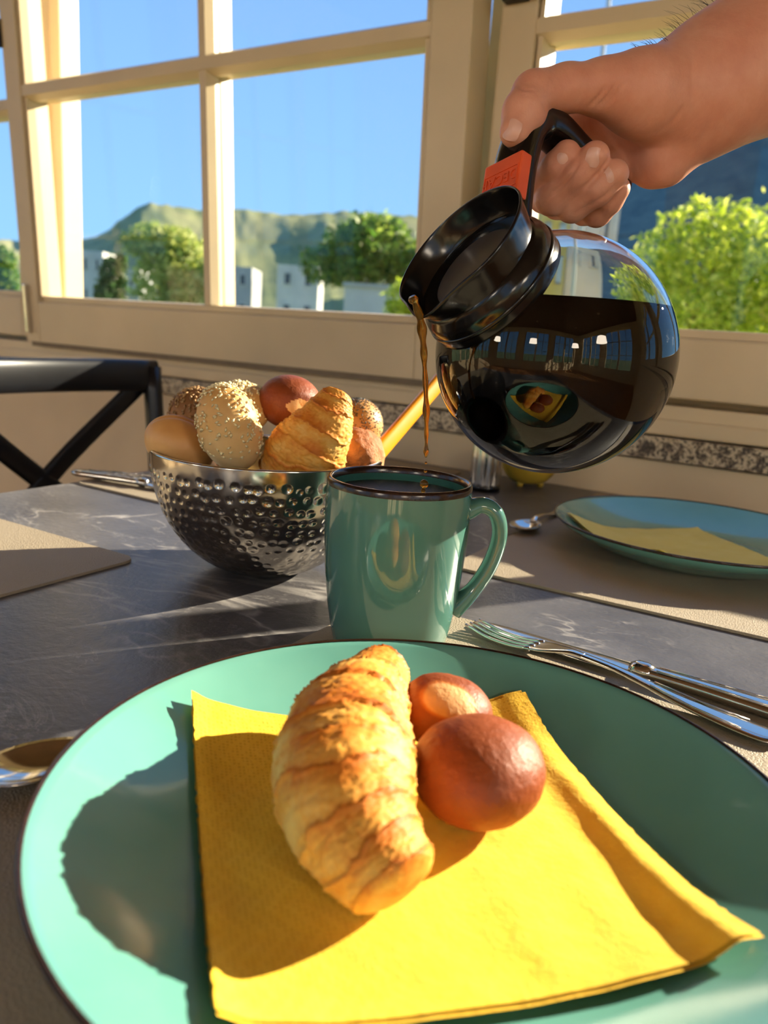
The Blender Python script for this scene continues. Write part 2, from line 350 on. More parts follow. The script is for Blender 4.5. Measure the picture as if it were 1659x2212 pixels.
# ------------------------------------------------------------------ room shell
XL, XR, YB, YW, ZC = -3.2, 3.0, -3.4, 1.085, 2.55
tag(boxes_mesh('floor', [(XL-.2, XR+.2, YB-.2, YW+.3, -0.1, 0.0)], M['floor']), 'warm brown wooden floor', None, None, 'structure')
tag(boxes_mesh('ceiling', [(XL-.2, XR+.2, YB-.2, YW+.3, ZC, ZC+.1)], M['ceil']), 'brown wooden ceiling', None, None, 'structure')
WZ0, WZ1 = 0.836, 2.15
tag(boxes_mesh('wall_front', [(XL-.2, XR+.2, YW, YW+.28, 0, 0.80), (XL-.2, XR+.2, YW, YW+.28, WZ1, ZC)], M['wall']), 'beige plaster wall under the long window band', None, None, 'structure')
tag(boxes_mesh('trim_1', [(XL, XR, 1.072, YW+.30, 0.803, 0.834)], M['granite'], bevel=0.002), 'speckled granite window sill', None, None, 'structure')
def holed_wall(name, axis, pos, th, a0, a1, z0, z1, holes, mat, label):
    bl = []; zs0, zs1 = holes[0][2], holes[0][3]
    seg = [(a0, a1, z0, zs0), (a0, a1, zs1, z1)]; cur = a0
    for h0, h1, _, _ in holes: seg.append((cur, h0, zs0, zs1)); cur = h1
    seg.append((cur, a1, zs0, zs1))
    for s0, s1, q0, q1 in seg:
        bl.append((s0, s1, pos, pos+th, q0, q1) if axis == 'x' else (pos, pos+th, s0, s1, q0, q1))
    return tag(boxes_mesh(name, bl, mat), label, None, None, 'structure')
back_holes = [(-2.9, -1.2, 0.45, 2.35), (-0.8, 0.8, 0.45, 2.35), (1.1, 2.7, 0.45, 2.35)]
left_holes = [(-3.0, -1.4, 0.45, 2.35), (-1.1, 0.6, 0.45, 2.35)]
holed_wall('wall_back', 'x', YB-.2, .2, XL-.2, XR+.2, 0, ZC, back_holes, M['wall'], 'beige wall with three windows behind the table')
holed_wall('wall_left', 'y', XL-.2, .2, YB, YW, 0, ZC, left_holes, M['wall'], 'beige wall with two windows at the far left')
holed_wall('wall_right', 'y', XR, .2, YB, YW, 0, ZC, left_holes, M['wall'], 'beige wall with two windows at the far right')

# ---- windows
def moulded_bar(name, p0, p1, width, axis, yf, yb, parent):
    """a glazing bar with sloped sides: axis 'v' or 'h', yf front (room) face, narrower at the front"""
    x0, z0 = p0; x1, z1 = p1; hw = width/2
    prof = [(-hw, yb), (-hw, yf+0.016), (-hw*0.55, yf), (hw*0.55, yf), (hw, yf+0.016), (hw, yb)]
    V = []
    for (x, z) in (p0, p1):
        for o, y in prof: V.append((x+o, y, z) if axis == 'v' else (x, y, z+o))
    n = 6; F = [(i, (i+1) % n, n+(i+1) % n, n+i) for i in range(n)]+[tuple(range(n-1, -1, -1)), tuple(range(n, 2*n))]
    return mobj(name, V, F, M['cream'], parent, False)
def sash(name, x0, x1, z0, z1, mulls, trans, sl, sr, rb, rt, Y, tilt, label, latch=()):
    """casement; local frame: origin bottom left of room face, y outwards"""
    e = empty(name, (x0, Y, z0), (tilt, 0, 0)); tag(e, label, None, None, 'structure')
    W, H = x1-x0, z1-z0; T = 0.062
    box('stile', 0, sl, 0, T, 0, H, M['cream'], e, 0.003); box('stile', W-sr, W, 0, T, 0, H, M['cream'], e, 0.003)
    box('bottom_rail', sl, W-sr, 0.0, T, 0, rb, M['cream'], e, 0.003); box('top_rail', sl, W-sr, 0, T, H-rt, H, M['cream'], e, 0.003)
    box('glazing_bead', sl, W-sr, 0.012, T-.01, rb, rb+.012, M['cream'], e, 0.002)
    gx0, gx1, gz0, gz1 = sl, W-sr, rb+.012, H-rt
    for g in (gx0+.006, gx1-.006): moulded_bar('glazing_bead', (g, gz0), (g, gz1), 0.012, 'v', 0.006, T-.01, e)
    xs = [gx0]+[m-x0 for m in mulls]+[gx1]; zs = [gz0]+[t-z0 for t in trans]+[gz1]
    for m in xs[1:-1]:
        moulded_bar('glazing_bar', (m, gz0), (m, gz1), 0.027, 'v', 0.004, 0.030, e)
        box('glazing_bar', m-.011, m+.011, 0.036, T+.004, gz0, gz1, M['cream'], e, 0.002)
    for t in zs[1:-1]:
        moulded_bar('glazing_bar', (gx0, t), (gx1, t), 0.034, 'h', 0.002, 0.030, e)
        box('glazing_bar', gx0, gx1, 0.036, T+.004, t-.012, t+.012, M['cream'], e, 0.002)
    for i in range(len(xs)-1):
        for j in range(len(zs)-1):
            box('pane', xs[i], xs[i+1], 0.031, 0.035, zs[j], zs[j+1], M['pane'], e)
    for lx, lz in latch:
        h = tube('latch_handle', [(lx-x0-.02, -.018, lz-z0), (lx-x0+.03, -.02, lz-z0+.004), (lx-x0+.055, -.018, lz-z0+.006)], 0.007, M['latch'], e, rb=0.006)
        box('latch_plate', lx-x0-.022, lx-x0+.012, -.014, 0, lz-z0-.005, lz-z0+.045, M['latch'], e, 0.002)
    return e
YS = 1.080
TR = [1.360, 1.755]
sash('window_1', -2.62, -1.541, 0.886, 2.10, [-2.08], TR, .07, .045, .085, .07, YS+.012, 0, 'cream casement window cut off by the left edge of the photo')
s1 = sash('window_2', -1.537, -0.517, 0.876, 2.09, [-1.012], [1.362, 1.755], .046, .064, .085, .07, YS-.012, math.radians(3.3), 'cream tilted-open casement window behind the bread bowl', latch=[(-.575, 1.405)])
sash('window_3', -0.493, 0.790, 0.886, 2.10, [0.15], TR, .052, .07, .078, .07, YS, 0, 'cream casement window behind the pouring hand', latch=[(-.465, 1.395)])
sash('window_4', 0.93, 2.2, 0.886, 2.10, [1.56], TR, .07, .07, .085, .07, YS, 0, 'cream casement window at the right beyond the photo')
# hinge, sash stay and tilt bracket on the tilted window
box('hinge', -.004, .004, -.005, .0, .565, .615, M['latch'], s1, 0.001)
box('corner_bracket', .012, .022, -.010, 0, .02, .12, M['steel'], s1, 0.002)
box('shadow_strip', 0.02, 1.0, -.002, .05, -.007, .002, simple('shadow_taupe', lin('#7d6e58'), .7), s1)  # thin taupe strip standing in for the shadow line under the sash
fr = empty('window_5', (0, 0, 0)); tag(fr, 'fixed cream window frame with deep jambs holding the casements', None, None, 'structure')
box('frame_rail', XL, XR, 1.083, 1.22, 0.836, 0.876, M['cream'], fr, 0.002); box('frame_stop', XL, XR, 1.148, 1.20, 0.870, 0.925, M['cream'], fr, 0.002)
box('frame_ledge', XL, XR, 1.078, 1.10, 0.836, 0.858, M['cream'], fr, 0.003)
box('frame_rail', XL, XR, 1.10, 1.22, 2.08, 2.16, M['cream'], fr, 0.002)
for jx0, jx1 in ((-2.72, -2.60), (-1.60, -1.510), (-0.535, -0.465), (0.765, 0.955), (2.18, 2.3)):
    box('jamb', jx0, jx1, 1.146, 1.195, 0.876, 2.08, M['cream'], fr, 0.003)
box('end_panel', XL, -2.72, 1.083, 1.2, 0.876, 2.15, M['cream'], fr); box('end_panel', 2.3, XR, 1.083, 1.2, 0.876, 2.15, M['cream'], fr)
box('gap_strip', -.535, -.465, 1.139, 1.146, 0.876, 2.08, M['cream'], fr)
def plain_window(name, axis, pos, a0, a1, z0, z1, label):
    e = empty(name, (0, 0, 0)); tag(e, label, None, None, 'structure')
    def bx(nm, u0, u1, q0, q1, d0, d1, mat):
        if axis == 'x': box(nm, u0, u1, pos+d0, pos+d1, q0, q1, mat, e)
        else: box(nm, pos+d0, pos+d1, u0, u1, q0, q1, mat, e)
    fw = .07; md = (a0+a1)/2
    for u0, u1 in ((a0, a0+fw), (a1-fw, a1), (md-.05, md+.05)): bx('stile', u0, u1, z0, z1, .05, .12, M['cream'])
    for q0, q1 in ((z0, z0+fw), (z1-fw, z1)): bx('rail', a0, a1, q0, q1, .05, .12, M['cream'])
    for u in ((a0+md)/2, (a1+md)/2): bx('glazing_bar', u-.012, u+.012, z0, z1, .06, .10, M['cream'])
    for q in (z0+(z1-z0)*.36, z0+(z1-z0)*.68): bx('glazing_bar', a0, a1, q-.012, q+.012, .06, .10, M['cream'])
    for u0, u1 in ((a0+fw, md-.05), (md+.05, a1-fw)): bx('pane', u0, u1, z0+fw, z1-fw, .078, .082, M['pane'])
k = 6
for h in back_holes:
    plain_window('window_%d' % k, 'x', YB-.2, *h, 'cream window in the back wall of the room'); k += 1
for h in left_holes:
    plain_window('window_%d' % k, 'y', XL-.2, *h, 'cream window in the left wall of the room'); k += 1
for h in left_holes:
    plain_window('window_%d' % k, 'y', XR, *h, 'cream window in the right wall of the room'); k += 1

# ---- unseen warm pendant lamps, added as fill light for the room
b = NB('fill_lamp_glow'); v = b.coord(1.0); b.color(b.ramp(b.noise(v, 30, 2), [(0.0, (1.0, .86, .66, 1)), (1.0, (1.0, .90, .72, 1))])); b.p.inputs['Emission Color'].default_value = (1.0, .85, .66, 1); b.p.inputs['Emission Strength'].default_value = 13.5; M['shade'] = b.m
for i, (lx, ly, lb) in enumerate(((-2.1, -2.3, 'added warm drum fill lamp near the back left corner of the room'), (-.2, -2.5, 'added warm drum fill lamp behind the photographer'), (1.9, -2.3, 'added warm drum fill lamp near the back right corner of the room'), (1.7, -.6, 'added warm drum fill lamp by the right wall'))):
    e = empty('fill_lamp', (lx, ly, ZC)); tag(e, lb, 'lamp', 'added fill lamps')
    lathe('ceiling_rose', [(0, -.03), (.05, -.03), (.055, 0), (0, 0)], M['cream'], e, 32); tube('cord', [(0, 0, -.02), (0, 0, -.92)], .004, M['blackplastic'], e, n=8)
    lathe('fill_lamp_shade', [(0, -1.13), (.185, -1.13), (.19, -1.12), (.15, -.93), (.14, -.92), (0, -.92)], M['shade'], e, 48)

# ------------------------------------------------------------------ outside
tag(mobj('ground', [(-900, 1.5, -.4), (900, 1.5, -.4), (900, 1200, -.4), (-900, 1200, -.4), (-900, -600, -.41), (900, -600, -.41)], [(0, 1, 2, 3), (4, 5, 1, 0)], M['ground'], None, False), 'green ground outside the windows', None, None, 'structure')
def hill(name, pts, dist, mat, label, seed):
    """ridge whose skyline runs through the given picture points at the given distance; slope runs down towards the viewer"""
    ridge = []
    for px, py in pts:
        d = ray(px, py); hlen = math.hypot(d[0], d[1]); ridge.append(CAM+d*(dist/hlen))
    R_ = smoothprof(ridge, 8*len(ridge)); n = len(R_); rows = 26; V = []
    for j in range(rows):
        t = j/(rows-1); k = 1-t
        for i in range(n):
            p = R_[i]; q = CAM[:2]+(p[:2]-CAM[:2])*(1-0.45*t)
            z = -2+(p[2]+2)*(0.5*(1+math.cos(PI*min(1, t))))
            z += dist*0.010*noise.noise(Vector((q[0]*12/dist+seed, q[1]*12/dist, 0)))*min(1, t*3)+dist*0.0035*noise.noise(Vector((q[0]*90/dist+seed, q[1]*90/dist, 3)))
            V.append((q[0], q[1], z))
    for i in range(n):
        p = R_[i]; q = CAM[:2]+(p[:2]-CAM[:2])*1.35; V.append((q[0], q[1], -2))
    F = [(j*n+i, j*n+i+1, (j+1)*n+i+1, (j+1)*n+i) for j in range(rows-1) for i in range(n-1)]
    F += [(i+1, i, rows*n+i, rows*n+i+1) for i in range(n-1)]
    return tag(mobj(name, V, F, mat), label, None, None, 'structure')
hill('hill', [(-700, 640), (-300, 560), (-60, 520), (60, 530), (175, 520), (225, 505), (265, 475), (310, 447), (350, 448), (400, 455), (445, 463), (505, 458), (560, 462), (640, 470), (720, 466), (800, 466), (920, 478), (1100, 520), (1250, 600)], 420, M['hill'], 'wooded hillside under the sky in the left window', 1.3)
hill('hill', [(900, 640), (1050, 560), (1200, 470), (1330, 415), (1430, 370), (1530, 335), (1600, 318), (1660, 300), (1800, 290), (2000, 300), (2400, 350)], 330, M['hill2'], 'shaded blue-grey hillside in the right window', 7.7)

def leaves(n, blobs, size, seed, shell=0.55):
    r = np.random.default_rng(seed); V = np.zeros((n, 4, 3))
    wts = np.array([b[3]*b[4]*b[5] for b in blobs]) ** 0.8; pick = r.choice(len(blobs), n, p=wts/wts.sum())
    B = np.array(blobs)[pick]
    d = r.normal(size=(n, 3)); d /= np.linalg.norm(d, axis=1)[:, None]
    rad = (shell+(1-shell)*r.random(n)**0.6)*(1+0.16*r.normal(size=n)*(r.random(n) < .3))
    c = B[:, :3]+d*rad[:, None]*B[:, 3:6]
    a = r.normal(size=(n, 3)); a /= np.linalg.norm(a, axis=1)[:, None]; bb = np.cross(a, d+0.4*r.normal(size=(n, 3))); bb /= np.linalg.norm(bb, axis=1)[:, None]+1e-9
    s = size*(0.6+0.8*r.random(n))[:, None]
    V[:, 0] = c-a*s; V[:, 1] = c-bb*s*.45; V[:, 2] = c+a*s; V[:, 3] = c+bb*s*.45+d*s*.15
    return V.reshape(-1, 3), [(4*i, 4*i+1, 4*i+2, 4*i+3) for i in range(n)]
def tree(name, px, py, dist, blobs_px, nleaf, size, mat, label, seed, trunk=True, cat='tree'):
    """blobs in picture offsets (dx, dy, rx, ry) around px,py at the given distance, metres along depth"""
    base = at(px, py, dist); sc_ = dist/FPX; bl = []
    for dx, dy, rx, ry in blobs_px:
        c = at(px+dx, py+dy, dist); bl.append((*c, rx*sc_, rx*sc_*0.95, ry*sc_))
    foot = np.array([base[0], base[1], -0.4]); e = empty(name, foot); tag(e, label, cat)
    V, F = leaves(nleaf, bl, size, seed); o = mobj('foliage', V-foot, F, mat, e, False); o['kind'] = 'stuff'
    top = max(b_[2] for b_ in bl)
    th = top+0.4
    P = [(0, 0, 0), (.02*th, .01, th*.35), (-.01*th, 0, th*.7), (0, 0, th)]
    tube('trunk', smoothprof(P, 12), np.linspace(0.05, 0.02, len(smoothprof(P, 12)))*max(.5, dist/12), M['bark'], e, n=8)
    r = random.Random(seed)
    for b_ in bl[:6]:
        c = np.array(b_[:3])-foot; tube('branch', [(0, 0, max(.3, c[2]-b_[5]*1.2)), tuple(c*0.6+np.array([0, 0, c[2]*.36])), tuple(c)], [0.025*dist/12, 0.018*dist/12, 0.008*dist/12], M['bark'], e, n=6)
    return e
tree('leafy_bush', 1520, 590, 6.0, [(0, 20, 130, 130), (-90, -10, 75, 95), (60, -60, 90, 95), (140, 0, 120, 140), (-40, 90, 140, 90), (120, 110, 130, 90), (-80, -110, 26, 30), (-20, -120, 45, 45), (240, 30, 120, 150)], 9000, 0.036, M['leaf_bright'], 'bright yellow-green bush outside the right window', 3, cat='bush')
tree('garden_tree', 785, 545, 15.0, [(0, -10, 95, 60), (-85, 30, 55, 45), (70, 10, 60, 60), (95, 50, 45, 60), (-20, 35, 80, 40), (30, -40, 70, 40)], 5000, 0.075, M['leaf_mid'], 'round green tree on a trunk seen left of the coffee pot', 4)
tree('hanging_tree', 355, 560, 14.0, [(-30, -40, 60, 35), (20, -30, 60, 40), (40, 30, 60, 70), (-20, 60, 50, 80), (60, 90, 60, 80), (-70, -35, 25, 25)], 4200, 0.075, M['leaf_pale'], 'pale yellow-green hanging tree in the left window', 5)
tree('dark_shrub', 245, 600, 17.0, [(0, 0, 30, 45), (-10, 40, 32, 45), (14, -30, 16, 22)], 1400, 0.08, M['leaf_dark'], 'small dark green shrub at the foot of the hill', 6, cat='bush')
tree('dark_tree', 5, 590, 14.0, [(0, 0, 35, 60), (-40, 30, 50, 60), (10, 50, 25, 50)], 1800, 0.08, M['leaf_mid'], 'dark green tree at the left edge of the photo', 8)
tree('low_hedge', 905, 640, 9.0, [(-40, 10, 35, 45), (0, 5, 40, 50), (40, 10, 45, 50), (80, 0, 45, 50)], 2600, 0.045, M['leaf_bright'], 'low sunlit hedge beside the window frame near the pot spout', 9, cat='hedge')
def house(name, px0, px1, py, dist, mat, label, roof=True, wins=2, storeys=2):
    a = at(px0, py, dist); c = at(px1, py, dist); W = math.hypot(*(c-a)[:2]); ang = math.atan2(c[1]-a[1], c[0]-a[0]); H = a[2]+0.4; D = max(3.0, W*.8)
    e = empty(name, (a[0], a[1], -.4), (0, 0, ang)); tag(e, label, 'building')
    box('wall', 0, W, 0, D, 0, H, mat, e)
    if roof:
        mobj('roof', [(-.2, -.2, H), (W+.2, -.2, H), (W+.2, D+.2, H), (-.2, D+.2, H), (W*.1, D/2, H+W*.28), (W*.9, D/2, H+W*.28)], [(0, 1, 5, 4), (2, 3, 4, 5), (1, 2, 5), (3, 0, 4), (3, 2, 1, 0)], M['roof'], e, False)
    for s in range(storeys):
        for i in range(wins):
            cx = W*(i+.5)/wins; z = H*(s+.35)/storeys; ww = W/wins*.4; hh = H/storeys*.42
            wn = boxes_mesh('window', [(cx-ww/2, cx+ww/2, -.04, .02, z, z+.06), (cx-ww/2, cx+ww/2, -.04, .02, z+hh-.06, z+hh), (cx-ww/2, cx-ww/2+.06, -.04, .02, z, z+hh), (cx+ww/2-.06, cx+ww/2, -.04, .02, z, z+hh)], M['render_white'], e)
            box('window_pane', cx-ww/2, cx+ww/2, -.01, .03, z, z+hh, M['darkglass'], wn)
    return e
house('house', 172, 222, 540, 40, M['render_white'], 'white house at the foot of the hill in the left window', False, 2, 3)
house('house', 268, 300, 580, 30, M['render_grey'], 'narrow grey building behind the hanging tree', False, 1, 2)
house('house', 505, 545, 575, 38, M['render_grey'], 'grey building right of the window bar', False, 1, 3)
house('house', 600, 690, 570, 36, M['render_white'], 'pale building left of the round tree', False, 2, 3)
house('house', 1175, 1240, 420, 14, M['render_yellow'], 'yellow building under the pouring hand', False, 2, 2)
house('house', 1245, 1345, 415, 16, M['render_white'], 'white building behind the lamp post', False, 2, 3)
p0 = at(545, 640, 20); e = empty('parked_van', (p0[0], p0[1], -.4), (0, 0, YAW)); tag(e, 'dark blue parked van by the grey building', 'van')
box('body', 0, 1.0, 0, 2.2, .25, 1.75, M['carblue'], e, .12); box('windscreen', .08, .92, -.02, .05, 1.05, 1.6, M['darkglass'], e, .02)
for wx in (.1, .75): tube('wheel', [(wx, .5, .28), (wx+.18, .5, .28)], .28, M['blackplastic'], e, n=16)
p0 = at(670, 640, 17); e = empty('yellow_bin', (p0[0], p0[1], -.4), (0, 0, YAW)); tag(e, 'small yellow bin in front of the pale building', 'bin')
V, F = lathe_data([(0, 0), (.3, 0), (.34, 1.2), (.36, 1.22), (.36, 1.3), (.0, 1.38)], 20); mobj('body', V, F, M['yellowsign'], e); tube('lid_handle', [(-.12, 0, 1.36), (0, 0, 1.45), (.12, 0, 1.36)], .02, M['blackplastic'], e, n=8)
a = at(745, 612, 13); c = at(905, 618, 13); gw = empty('garden_wall', (a[0], a[1], -.4), (0, 0, math.atan2(c[1]-a[1], c[0]-a[0]))); tag(gw, 'low white garden wall below the round tree', 'wall')
L_ = math.hypot(*(c-a)[:2])+2; box('wall_body', 0, L_, 0, .25, 0, a[2]+.36, M['render_white'], gw); box('coping', -.03, L_+.03, -.04, .29, a[2]+.36, a[2]+.42, M['render_grey'], gw)
p0 = at(1300, 130, 7.5); e = empty('lamp_post', (p0[0], p0[1], -.4)); tag(e, 'thin white lamp post behind the pouring hand', 'lamp post')
tube('pole', [(0, 0, 0), (0, 0, 3), (0, 0, 6)], [.03, .024, .02], M['render_white'], e, n=12); V, F = lathe_data([(0, 0), (.09, 0), (.06, .3), (0, .32)], 16); mobj('base', V, F, M['render_white'], e)
lathe('lamp_head', [(0, 6.0), (.12, 6.02), (.16, 6.15), (.05, 6.3), (0, 6.32)], M['render_grey'], e, 20)

# ------------------------------------------------------------------ table, mats
TX0, TX1, TY0, TY1 = -0.753, 0.075, -0.13, 1.066
t = empty('dining_table', ((TX0+TX1)/2, (TY0+TY1)/2, 0)); tag(t, 'table with a dark slate top with pale veins under everything', 'table')
cx, cy = t.location.x, t.location.y
box('table_top', TX0-cx, TX1-cx, TY0-cy, TY1-cy, TZ-.03, TZ, M['slate'], t, 0.002)
for lx in (TX0-cx+.06, TX1-cx-.06):
    for ly in (TY0-cy+.06, TY1-cy-.06): box('leg', lx-.03, lx+.03, ly-.03, ly+.03, 0, TZ-.03, M['chairblack'], t, 0.004)
box('apron', TX0-cx+.05, TX1-cx-.05, TY0-cy+.05, TY1-cy-.05, TZ-.09, TZ-.03, M['chairblack'], t, 0.002)
def mat_mesh(name, x0, x1, y0, y1, label, th=0.0022, rad=0.012):
    bm = bmesh.new(); vs_ = []
    for qx, qy, a0 in ((x1-rad, y1-rad, 0), (x0+rad, y1-rad, 90), (x0+rad, y0+rad, 180), (x1-rad, y0+rad, 270)):
        for i in range(9):
            a = math.radians(a0+i*90/8); vs_.append(bm.verts.new((qx+rad*math.cos(a)-(x0+x1)/2, qy+rad*math.sin(a)-(y0+y1)/2, 0)))
    fc = bm.faces.new(vs_); g = bmesh.ops.extrude_face_region(bm, geom=[fc])
    for v in g['geom']:
        if isinstance(v, bmesh.types.BMVert): v.co.z += th
    bmesh.ops.recalc_face_normals(bm, faces=bm.faces[:])
    me = bpy.data.meshes.new(name); bm.to_mesh(me); bm.free(); me.materials.append(M['leather'])
    o = bpy.data.objects.new(name, me); o.location = ((x0+x1)/2, (y0+y1)/2, TZ+.0002); link(o)
    return tag(o, label, 'placemat', 'taupe leather placemats')
mat_mesh('placemat', -.265, .055, .000, .470, 'taupe leather placemat under the teal plate with the croissant')
mat_mesh('placemat', -.266, .055, .580, 1.045, 'taupe leather placemat under the far teal plate')
mat_mesh('placemat', -.745, -.466, -.050, .416, 'taupe leather placemat at the left edge, in front of the bread bowl')
mat_mesh('placemat', -.745, -.466, .572, 1.035, 'taupe leather placemat behind the bread bowl, under far cutlery')
MZ = TZ+.0026

# ------------------------------------------------------------------ plates and napkins
PLR, PLH, FL = 0.1365, 0.0285, 0.079
def plate_z(r):
    t_ = np.clip((r-FL)/(PLR-FL), 0, 1); return 0.0045+(PLH-0.0045)*(0.25*t_+0.75*t_**1.5)
def plate(x, y, label):
    e = empty('plate', (x, y, MZ)); tag(e, label, 'plate', 'teal plates')
    rr = np.linspace(0, PLR-.001, 40); top = [(r, float(plate_z(r))) for r in rr]
    bot = [(PLR, PLH-.0006), (PLR-.001, PLH-.003)]+[(r, float(plate_z(r))-.0042) for r in np.linspace(PLR-.008, FL+.012, 12)]+[(FL+.004, .001), (FL+.002, 0), (FL-.002, 0), (FL-.006, .0015), (0, .0015)]
    lathe('dish', top+bot, M['teal'], e, 160)
    lathe('rim_band', [(PLR-.0012, PLH-.0004), (PLR-.0004, PLH+.0004), (PLR+.0006, PLH), (PLR+.0007, PLH-.0014), (PLR-.0003, PLH-.0022)], M['brownrim'], e, 160)
    return e
PC = np.array([-.107, .2314]); PC2 = np.array([-.1016, .788])
plate(*PC, 'teal plate in front, holding the croissant and the brown roll')
plate(*PC2, 'teal plate behind the mug, holding only a napkin')
def napkin(name, c1, c2, c3, pc, mat, label, right_crease=True, n=64, seed=1):
    """square napkin; c1 far left, c2 far right, c3 near right corner in plan; follows the plate"""
    c1, c2, c3 = map(np.array, (c1, c2, c3)); base = np.array([*pc, MZ]); e = empty(name, base); tag(e, label, 'napkin', 'yellow paper napkins')
    for L in range(3):
        V = []; UV = []
        for j in range(n+1):
            for i in range(n+1):
                u, v = i/n, j/n; off = L*np.array([.0012, -.0008])*(1 if L != 2 else -1.2)
                p = c1+(c2-c1)*u+(c3-c2)*v+off
                jag = 0.0006*noise.noise(Vector((u*60, v*60, L+seed)))
                p = p+jag*(u in (0, 1) or v in (0, 1))
                r = math.hypot(*(p-pc)); rs = [float(plate_z(max(0, r+d))) for d in (-.012, 0, .012)]
                z = 0.5*rs[1]+0.25*rs[0]+0.25*rs[2]+.0034-L*.0009
                z += 0.0012*noise.noise(Vector((u*3.1+seed, v*3.1, 0)))+0.0007*noise.noise(Vector((u*9, v*9, seed)))
                if right_crease:
                    z += .0030*math.exp(-((u-.950)/.034)**2)*(0.2+.8*min(1, v*1.6))-.0008*math.exp(-((u-.870)/.035)**2)*min(1, v*2)
                    z += .0026*math.exp(-(v/.05)**2)*math.exp(-(u/.3)**2)+.0018*math.exp(-(u/.03)**2)
                z = max(z, rs[1]+.0008+(2-L)*.0007)
                V.append((p[0]-pc[0], p[1]-pc[1], z)); UV.append((u, v))
        F = [(j*(n+1)+i, (j+1)*(n+1)+i, (j+1)*(n+1)+i+1, j*(n+1)+i+1) for j in range(n) for i in range(n)]
        o = mobj('sheet', V, F, mat, e)
        uvl = o.data.uv_layers.new(name='UVMap'); li = np.zeros(len(o.data.loops), int); o.data.loops.foreach_get('vertex_index', li)
        uvl.data.foreach_set('uv', np.array(UV)[li].ravel())
    return e
napkin('napkin', (-.226, .233), (-.111, .345), (.006, .234), PC, M['napkin'], 'bright yellow paper napkin under the croissant')
napkin('napkin', (-.222, .762), (-.112, .873), (.0, .762), PC2, M['napkin2'], 'pale yellow paper napkin on the far empty plate', False, 32, 5)

# ------------------------------------------------------------------ breads
def set_attr(o, vals, name='brown'):
    a = o.data.attributes.new(name, 'FLOAT', 'POINT'); a.data.foreach_set('value', np.asarray(vals, np.float32))
def croissant(name, P, rad, up, label, bands=7, seed=0, group=None, flat=0.92, ns=220, nt=110, skew=0.18, brown=0.0):
    base = np.array(P[len(P)//2], float)
    Q = smoothprof(np.hstack([np.array(P, float), np.array(rad)[:, None]]), ns); pts = Q[:, :3]; r0 = Q[:, 3]; n = len(pts)
    T, N, B = frames(pts, up); th = np.linspace(0, 2*PI, nt, endpoint=False); V = np.zeros((n, nt, 3)); br = np.zeros((n, nt))
    s_ = np.linspace(0, 1, n); rr = random.Random(seed); edge = [rr.uniform(-.12, .12) for _ in range(bands+2)]
    def rad_at(s): return np.interp(s, s_, r0)
    for i in range(n):
        endt = min(1.0, math.sqrt(max(0, 1-(1-min(1, min(i, n-1-i)/(n*0.085)))**2))+.02)
        for j in range(nt):
            s = s_[i]; a = th[j]
            u = s*bands+skew*bands*0.5*math.sin(a+seed)*(1 if s < .5 else -1)*0.35+0.42*noise.noise(Vector((math.cos(a)*1.1, math.sin(a)*1.1, s*5+seed)))+0.12*noise.noise(Vector((math.cos(a)*5, math.sin(a)*5, s*9+seed)))
            k = math.floor(u); fr_ = u-k
            if s < .5: st = fr_**4; ss = (k+st)/bands
            else: st = 1-(1-fr_)**4; ss = (k+st)/bands
            ss = min(1, max(0, ss)); r = rad_at(s)*0.66+rad_at(ss)*0.34
            edgef = (fr_ if s < .5 else 1-fr_)
            lip = math.exp(-((1-edgef)/.10)**2)
            fine2 = fbm((s*3+seed+7, math.cos(a)*.35, math.sin(a)*.35), 70, 2); r *= 1+0.040*lip-0.035*math.exp(-(edgef/.12)**2)
            p = pts[i]+N[i]*math.cos(a)+B[i]*math.sin(a)
            nz = fbm(pts[i]*1.0+(N[i]*math.cos(a)+B[i]*math.sin(a))*rad_at(s)+seed, 55, 4); fine = fbm((s*3+seed, math.cos(a)*.6, math.sin(a)*.6), 26, 3)
            r *= (1+0.036*nz+0.034*fine+0.020*fine2)*endt
            flatn = flat
            V[i, j] = pts[i]+N[i]*math.cos(a)*r*flatn+B[i]*math.sin(a)*r
            br[i, j] = 0.36+brown+0.24*nz+0.20*lip*math.cos(a)+0.30*math.cos(a)*(.5+.5*edgef)-.16+0.45*max(0, abs(s-.5)*2-.62)+.12*fine-0.18*math.exp(-((edgef-.35)/.25)**2)
    V = V.reshape(-1, 3)-base
    F = [(i*nt+j, i*nt+(j+1) % nt, (i+1)*nt+(j+1) % nt, (i+1)*nt+j) for i in range(n-1) for j in range(nt)]
    F += [tuple(range(nt-1, -1, -1)), tuple((n-1)*nt+j for j in range(nt))]
    o = mobj(name, V, F, M['croissant'], None, True, base); set_attr(o, br.ravel()); tag(o, label, 'croissant', group); return o
def Z(px, py, z): return onz(px, py, z)
croissant('croissant', [Z(872, 1930, .7735), Z(845, 1890, .7760), Z(800, 1832, .7790), Z(760, 1760, .7830), Z(744, 1680, .7860), Z(750, 1605, .7880), Z(774, 1530, .790), Z(815, 1466, .790), Z(840, 1434, .789)],
          [.0128, .0160, .0192, .0228, .0252, .0256, .0213, .0148, .0108], (0, 0, 1), 'golden croissant lying on the yellow napkin of the front plate', bands=9, seed=2, brown=.10)
def rotm(ax, ay, az): return np.array(Matrix.Rotation(az, 3, 'Z')@Matrix.Rotation(ay, 3, 'Y')@Matrix.Rotation(ax, 3, 'X'))
